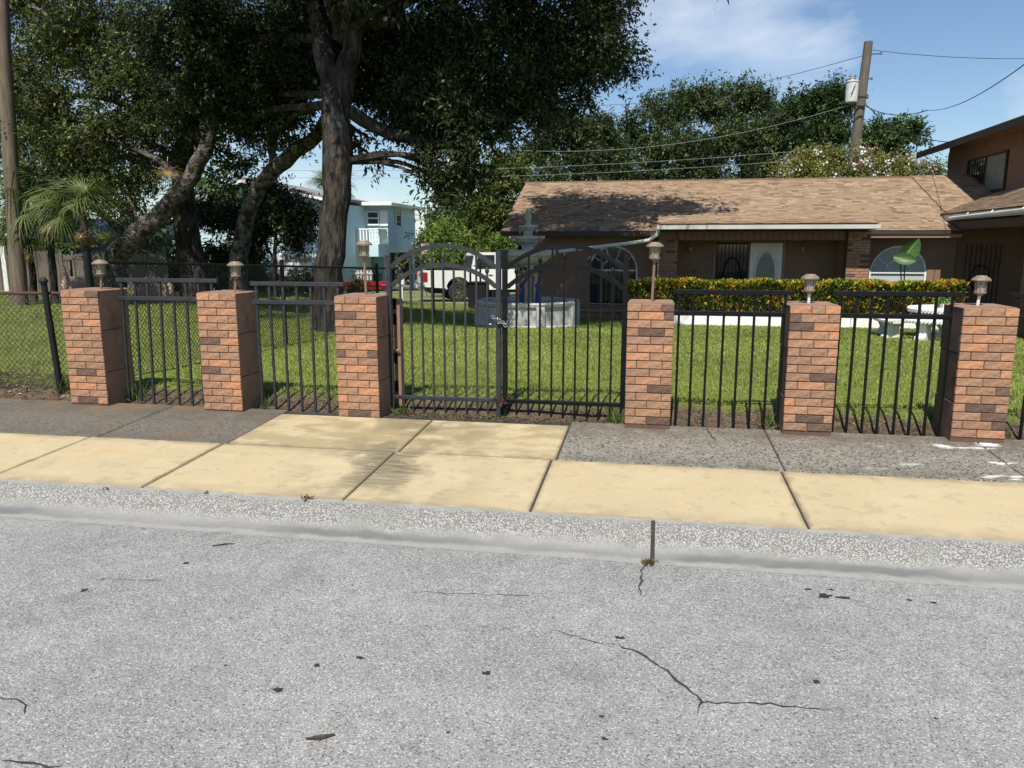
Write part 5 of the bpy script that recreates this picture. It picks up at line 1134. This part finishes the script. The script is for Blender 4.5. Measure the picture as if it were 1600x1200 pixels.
OU=cl([(900,-60,17,1.1),(800,-80,16.6,1.4),(700,-90,16.2,1.5),(600,-90,16.4,1.5),(960,-60,17.6,.7),(500,-90,16.2,1.5),(985,-120,18.2,.9),(880,-130,18,1.2),(700,-150,13.6,1.3),(600,-150,13.2,1.4),(500,-150,13.2,1.4),(400,-150,13.6,1.3),(800,-160,14.2,1.3),(640,-230,14,1.6),(520,-240,14,1.6),(760,-240,14.6,1.5),(400,-230,14.4,1.5),(880,-200,15.2,1.2),(560,-60,13.4,.9),(680,-70,13.6,.9),(440,-70,13.8,.9),(770,-60,14.2,.8),(330,-60,14.2,.9),(400,-90,15.8,1.4),(300,-80,15.6,1.3)])+[(x,y,z,1.25,1.1,.8) for (x,y,z) in ((-10.6,12.8,7.7),(-12.2,13.6,8.0),(-9.2,11.7,7.4),(-7.4,12.2,8.4),(-6.0,11.9,8.6),(-4.6,11.9,8.5),(-3.2,12.0,8.3),(-1.9,12.2,8.1),(-.7,12.8,8.0),(-5.3,12.6,7.4),(-3.6,12.7,7.3),(-2.2,13.2,7.2),(-7.0,13.0,7.4),(-.2,14.2,8.2),(-8.6,13.2,8.4),(-4.2,13.6,9.6),(-2.4,13.8,9.2),(-6.2,13.6,9.8),(-3.4,17.0,8.5),(-2.1,17.2,8.4),(-.8,17.4,8.3),(.5,18.0,8.3),(-2.8,18.2,8.8),(-1.2,18.4,8.7))]
OT=tree('oak_tree','big live oak with dark spreading crown in the middle of the picture','tree',ob,limbs,OC,135000,.105,OAK_SHADED,101,twig=.42,perTwig=24,droop=.35)
crown('upper_crown',OU,60000,.14,OAK_SHADED,111,OT,ob,twig=.55,perTwig=20)
crown('rear_shade_crown',OU[-6:],7000,.2,OAK_SHADED,112,OT,ob,twig=.55,perTwig=20)  # extra leaves out of view, added to thicken the shadow on the roof
b=MB()
for c in OU[-24:]: b.tube(wiggle([at(528,60,14.6) if c[0]>-6 else at(492,0,15),Vector((c[0]*.5-3.1,(c[1]+14.6)/2,c[2]-.9)),Vector(c[:3])],.03,5),interp([.12,.08,.03],9),6)
b.build('upper_limbs',M['bark'],OT,smooth=60)
lb=at(176,475,18); lb=Vector((lb.x,18,gz(lb.x,18)-.1))
LC=cl([(90,60,19.1,0.94),(140,30,18.7,1.21),(75,160,18.3,0.88),(150,125,18.7,1.10),(225,110,18.3,0.99),(95,245,17.9,0.88),(35,265,21.2,0.72),(170,215,17.9,0.88),(240,205,18.3,0.72),(185,290,18.1,0.61),(235,275,18.5,0.50),(205,325,18.7,0.39),(20,110,22.0,1.21),(120,300,18.5,0.50),(60,300,18.7,0.44),(30,0,22.0,1.32),(130,-60,19.1,1.43),(220,40,18.5,0.99),(45,215,18.5,0.50),(260,160,18.7,0.66),(280,230,19.1,0.44)])
tree('leaning_oak_tree','oak leaning right, bark brightened for sun, with sunlit crown on the left','tree',lb,[([lb,at(178,430,18),at(184,398,17.9),at(212,368,17.8),at(250,335,17.8),at(290,285,17.9),at(318,240,18),at(332,190,18),at(330,110,18)],(.33,.30,.29,.27,.24,.21,.19,.16,.10)),([at(325,215,18),at(280,150,18.2),at(220,110,18.6),at(120,90,18.6)],(.14,.10,.07,.04)),([at(285,285,18),at(230,240,18),at(150,220,18.2),at(60,200,18.3)],(.10,.07,.05,.03))],LC,80000,.10,LIT,102,bark='barkpale',twig=.40,perTwig=22,droop=.2)
tag(tuft(tuple(at(165,372,17.4)),120,.30,90,col=(.28,.30,.05),spread=.12,lean=1.2,name='leafy_sprout'),'bright yellow-green sprout on the bend of the leaning trunk','sprout')
tb=at(305,470,20); tb=Vector((tb.x,20,gz(tb.x,20)-.1))
tree('shaded_oak_tree','thick dark tree trunk in shade just behind the leaning oak','tree',tb,[([tb,at(300,400,20),at(287,320,20),at(285,250,20),at(300,150,20)],(.42,.36,.31,.26,.16))],cl([(300,160,20,1.2),(240,150,21,1.2),(360,120,20,1.2),(330,220,20.5,.7),(200,200,21,1.0),(380,250,21,.5),(340,20,20,1.4),(450,30,20,1.4),(150,250,22,1.0),(100,200,22,1.1),(40,150,22,1.3),(100,60,22,1.5),(230,250,22,.7)]),46000,.14,OAK_SHADED,103,twig=.5)
cb_=at(372,460,18.5); cb_=Vector((cb_.x,18.5,gz(cb_.x,18.5)-.1))
tree('curved_oak_tree','oak with curved trunk bending right towards the big trunk','tree',cb_,[([cb_,at(374,400,18.5),at(392,320,18.4),at(425,268,18.2),at(465,235,17.8),at(500,205,17.2),at(520,150,16.8)],(.27,.23,.20,.20,.18,.15,.09)),([at(425,268,18.2),at(424,215,18.3),at(415,120,18.4)],(.12,.1,.05))],cl([(410,90,18.5,1.0),(470,100,18,.9),(440,165,18.4,.6),(395,165,18.6,.6),(400,225,18.5,.35),(520,60,17.4,1.0),(470,215,17.8,.28)]),22000,.115,OAK_SHADED,104,bark='barkpale')
sb_=at(430,470,22); sb_=Vector((sb_.x,22,gz(sb_.x,22)-.05))
tree('young_tree','small dark bushy tree in front of the blue garage house','tree',sb_,[([sb_,at(430,400,22),at(432,330,22)],(.09,.07,.04)),([at(430,410,22),at(400,350,22)],(.05,.03))],cl([(440,330,22,.75),(400,345,22,.7),(468,350,22,.55),(420,300,22.3,.6),(385,385,22,.5),(455,378,22,.4),(360,340,22.5,.6),(485,330,22.4,.3),(340,400,22.5,.55),(330,330,23,.6)]),22000,.13,OAK_SHADED,105)
def bgtree(label,pl,n,size,pal,seed,name='background_oak',bark='bark',group='trees behind the brown house',**k):
    C_=cl(pl); cx=sum(c[0] for c in C_)/len(C_); cy=sum(c[1] for c in C_)/len(C_); zmin=min(c[2]-c[5] for c in C_); zmid=sum(c[2] for c in C_)/len(C_)
    b0=Vector((cx,cy,gz(cx,cy)-.1)); return tree(name,label,'tree',b0,[([b0,Vector((cx+.2,cy,(b0.z+zmid)/2)),Vector((cx,cy,zmid+.3))],(.34,.24,.12))],C_,n,size,pal,seed,bark,group,**k)
BGP=[(.046,.074,.022),(.062,.090,.027),(.032,.052,.016),(.085,.11,.036)]
bgtree('rounded oak at the left of the row behind the shingle roof',[(990,205,37,1.1),(1040,180,37,1.2),(1025,235,36,1.2),(1085,165,38,1.1),(975,250,36,.9),(1075,225,36,1.2),(1015,160,38,.6),(1060,145,38,.6),(1000,275,36,1.2),(1060,275,36,1.2),(965,285,36,1.0)],38400,.15,BGP,201)
bgtree('tall oak in the middle of the row behind the shingle roof',[(1120,170,37,1.2),(1165,160,37,1.2),(1105,150,37.5,.8),(1150,215,36,1.3),(1200,200,36,1.1),(1195,160,37,.8),(1110,235,36,1.0),(1215,240,36,.9),(1180,250,36,1.0),(1140,138,38,.5),(1120,285,36,1.2),(1190,285,36,1.2),(1225,205,37,.6)],43200,.15,BGP,202)
bgtree('dense oak directly left of the right utility pole',[(1245,175,36,.9),(1280,155,36,1.0),(1310,150,36,.8),(1290,200,35.5,1.0),(1315,205,36,.7),(1250,215,35.5,.7),(1270,235,35,.7),(1232,165,37,.5),(1318,165,36.5,.6),(1250,270,36,1.0),(1300,250,36,.9)],32000,.15,[(.04,.075,.02),(.05,.085,.022),(.035,.06,.016)],203)
bgtree('small round-topped oak directly right of the utility pole',[(1375,205,38,.8),(1410,203,38,.8),(1392,225,37.6,.8),(1362,228,38,.55),(1430,206,38,.4),(1395,255,38,.8)],10000,.19,[(.05,.085,.022),(.06,.095,.025)],204)
bgtree('dark oak behind the left end of the shingle roof',[(885,195,34,1.0),(925,200,35,.9),(850,225,34,.9),(900,240,34,1.0),(945,215,35,.8),(940,255,34,.9),(865,180,34,.7),(960,240,36,.6),(860,265,33,.7),(915,270,33,.7),(840,300,33,.8),(880,300,33,.8)],35200,.15,BGP,205)
bgtree('olive green tree left of the shingle roof',[(800,265,37,1.1),(830,240,38,.9),(775,290,37,1.0),(750,320,37,1.0),(815,285,37,.8),(780,335,37,1.0),(755,360,37,.9),(790,250,38,.8),(700,300,38,.6),(730,290,38,.5)],20000,.18,[(.11,.135,.03),(.14,.16,.035),(.08,.11,.03)],206,group='trees left of the brown house')
bgtree('bright green bushy tree right of the blue house',[(705,365,36,.9),(735,380,36,.9),(690,395,36,.8),(745,350,37,.8),(720,400,35.5,.8),(685,365,37,.8),(765,390,36,.9),(790,380,36,.8),(750,415,36,.8),(690,420,36,.7)],22000,.15,[(.13,.20,.03),(.10,.17,.03),(.16,.22,.045)],207,group='trees left of the brown house')
bgtree('grey-green tree just right of the stilt house',[(690,345,46,1.0),(700,325,46,.7),(668,375,46,.8),(680,360,46,.8),(665,395,46,.8),(720,330,46,.9)],9000,.22,[(.07,.10,.045),(.09,.12,.05)],208,group='trees left of the brown house')
# flowering tree behind the ridge
FL=[(1238,266,29,.5),(1265,256,29,.5),(1300,250,29,.5),(1340,252,29,.5),(1375,255,29,.5),(1410,260,29,.45),(1450,264,29,.4),(1280,274,28.6,.6),(1340,274,28.6,.6),(1400,276,28.6,.6),(1225,278,29,.4),(1465,275,29,.35)]
ft=bgtree('broad flowering tree with white blossom above the shingle roof',FL,30000,.09,[(.19,.20,.045),(.22,.22,.06),(.14,.16,.04),(.24,.20,.07)],209,name='flowering_tree')
r_=np.random.default_rng(9); C_=np.array(cl(FL)); k=r_.integers(0,len(C_),46); u=norm(r_.normal(size=(46,3))+np.array([0,-1.0,.9])); P=C_[k,:3]+u*C_[k,3:]*1.05
V_=[];F_=[];cc=[]
for p in P:
    for q in range(9):
        a=p+r_.normal(size=3)*.055; d=norm(r_.normal(size=(1,3))); vv,ff=leaf_arrays(a[None],d,norm(r_.normal(size=(1,3))),np.array([.09]),np.array([.08])); F_.append(ff+4*len(V_)); V_.append(vv); cc.append((.80,.74,.72) if r_.random()<.85 else (.6,.3,.32))
npmesh('blossom',np.concatenate(V_),np.concatenate(F_),M['leaf'],ft,tuple(ORG[ft]),np.repeat(np.array(cc),4,axis=0))
# distant wood closing the view
def wood(name,label,x0,x1,Y0,Y1,ztop,n,seed,size=.5):
    r=np.random.default_rng(seed); C_=[]
    for i in range(int((x1-x0)/2.2)):
        x=x0+2.2*i+r.uniform(-.8,.8); y=r.uniform(Y0,Y1); h=ztop*r.uniform(.65,1.1)
        for j in range(3): C_.append((x+r.uniform(-1,1),y+r.uniform(-.8,.8),-1.6+h*(.25+.32*j),1.5,1.3,h*.24))
    o=crown(name,C_,n,size,[(.06,.09,.03),(.08,.11,.04),(.045,.07,.025)],seed,None,(0,0,0),perTwig=16,twig=.7,minfill=.15); o['kind']='stuff'; o['label']=label; o['category']='trees'
wood('distant_trees','far mass of trees beyond the blue houses',-60,-14,60,72,4.0,26000,301)
wood('distant_trees','far mass of trees beyond the brown house',-16,40,58,68,6.0,26000,302)
wood('distant_trees','thick mass of trees behind the wooden fence at the left',-46,-17,30,36,11.5,40000,303,.34)
# palms
def frond_mesh(seed,L_=.95,n=30,droop=.55):
    r=random.Random(seed); b=MB()
    b.tube([(0,0,0),(0,.35,.05),(0,.7,.03)],[.016,.012,.008],4)
    for i in range(n):
        a=R(-125+250*i/(n-1)); d=Vector((math.sin(a),math.cos(a),0)); o=Vector((0,.68,.03)); l=L_*(.75+.25*math.cos(a*.6))*r.uniform(.88,1.08); V=[]; s_=Vector((d.y,-d.x,0))
        for k in range(5):
            f=k/4; w=.0135*(1-f)**.6+.0015; z=.10*math.sin(math.pi*f*.6)-droop*l*f**2.0*r.uniform(.7,1.3); p=o+d*(l*f*(1-.18*f*f))+Vector((0,0,z)); V+=[p-s_*w,p+s_*w+Vector((0,0,.012))]
        b.add(V,[(2*k,2*k+1,2*k+3,2*k+2) for k in range(4)])
    return b
def make_frond(seed,c,droop):
    o=frond_mesh(seed,droop=droop).build('frond',M['leaf'],None,org=(0,0,0),tone=c); me=o.data; bpy.data.objects.remove(o); return me
FR=[make_frond(1,(.10,.13,.036),.75),make_frond(2,(.06,.085,.025),.95),make_frond(3,(.14,.165,.055),.6)]; FD=make_frond(4,(.34,.22,.09),.9)
def palm(label,c,n,scale,seed,dry=0,name='fan_palm',tr=.085):
    c=Vector(c); g_=gz(c.x,c.y); t=thing(name,(c.x,c.y,g_-.05),label,'palm','fan palms'); r=random.Random(seed)
    MB().tube(wiggle([(c.x,c.y,g_-.1),(c.x+.05,c.y,(g_+c.z)/2),(c.x,c.y,c.z)],.02,seed),interp([tr*1.2,tr,tr*.9],9),9).build('trunk',M['bark'],t,smooth=60)
    for i in range(n):
        az=2*math.pi*i/n*2.4+r.uniform(-.3,.3); el=R(r.uniform(-20,75)); piece('frond',FR[r.randrange(3)],t,c+Vector((0,0,r.uniform(-.1,.1))),(el,r.uniform(-.25,.25),az),(scale,)*3)
    for i in range(dry): piece('frond',FD,t,c-Vector((0,0,.15)),(R(r.uniform(-80,-60)),0,r.uniform(2,4)),(scale*.55,)*3)
    return t
palm('fan palm with drooping fronds right of the left utility pole',at(128,338,17.0),18,.85,1,1)
palm('fan palm beside the left utility pole, above the wooden fence',at(70,325,17.8),18,.95,2,1)
palm('low fan palm at the foot of the left utility pole',at(42,372,18),16,.8,3,1)
palm('tall fan palm beyond the blue garage house',at(520,296,56),16,1.35,4,4)
o=thing('dead_palm_frond',at(262,245,17.6),'dry orange palm frond hanging in the leaning oak','frond'); piece('blade',FD,o,at(262,245,17.6),(R(-70),0,R(200)),(.55,)*3)

def under(label,pl,n,seed):  # shrubs added to make a dark mass beneath the trees
    C_=cl(pl); c=C_[0]; t=thing('shade_fill_shrub',(c[0],c[1],gz(c[0],c[1])-.05),label,'shrub','shrub masses added to darken under the oaks'); b=MB(); b0=ORG[t]
    for c in C_: b.tube([b0,Vector(c[:3])],[.04,.012],5)
    b.build('stems',M['bark'],t); crown('foliage',C_,n,.13,OAK_SHADED,seed,t,b0,perTwig=16,twig=.3)
under('shrub mass added for the darkness behind the leaning oak trunk',[(270,430,25,.6),(245,440,25,.5),(300,440,25,.6),(330,425,25.5,.6)],7000,401)
under('shrub mass added for the darkness behind the curved oak trunk, in front of the blue house',[(380,435,25,.6),(350,445,25,.5),(410,440,25,.5),(395,410,25.5,.5)],7000,402)
under('shrub mass added to darken the back of the left yard, beside the big oak trunk',[(480,440,26,.55),(450,448,26,.4),(505,445,26,.5),(560,450,26,.4)],6000,403)
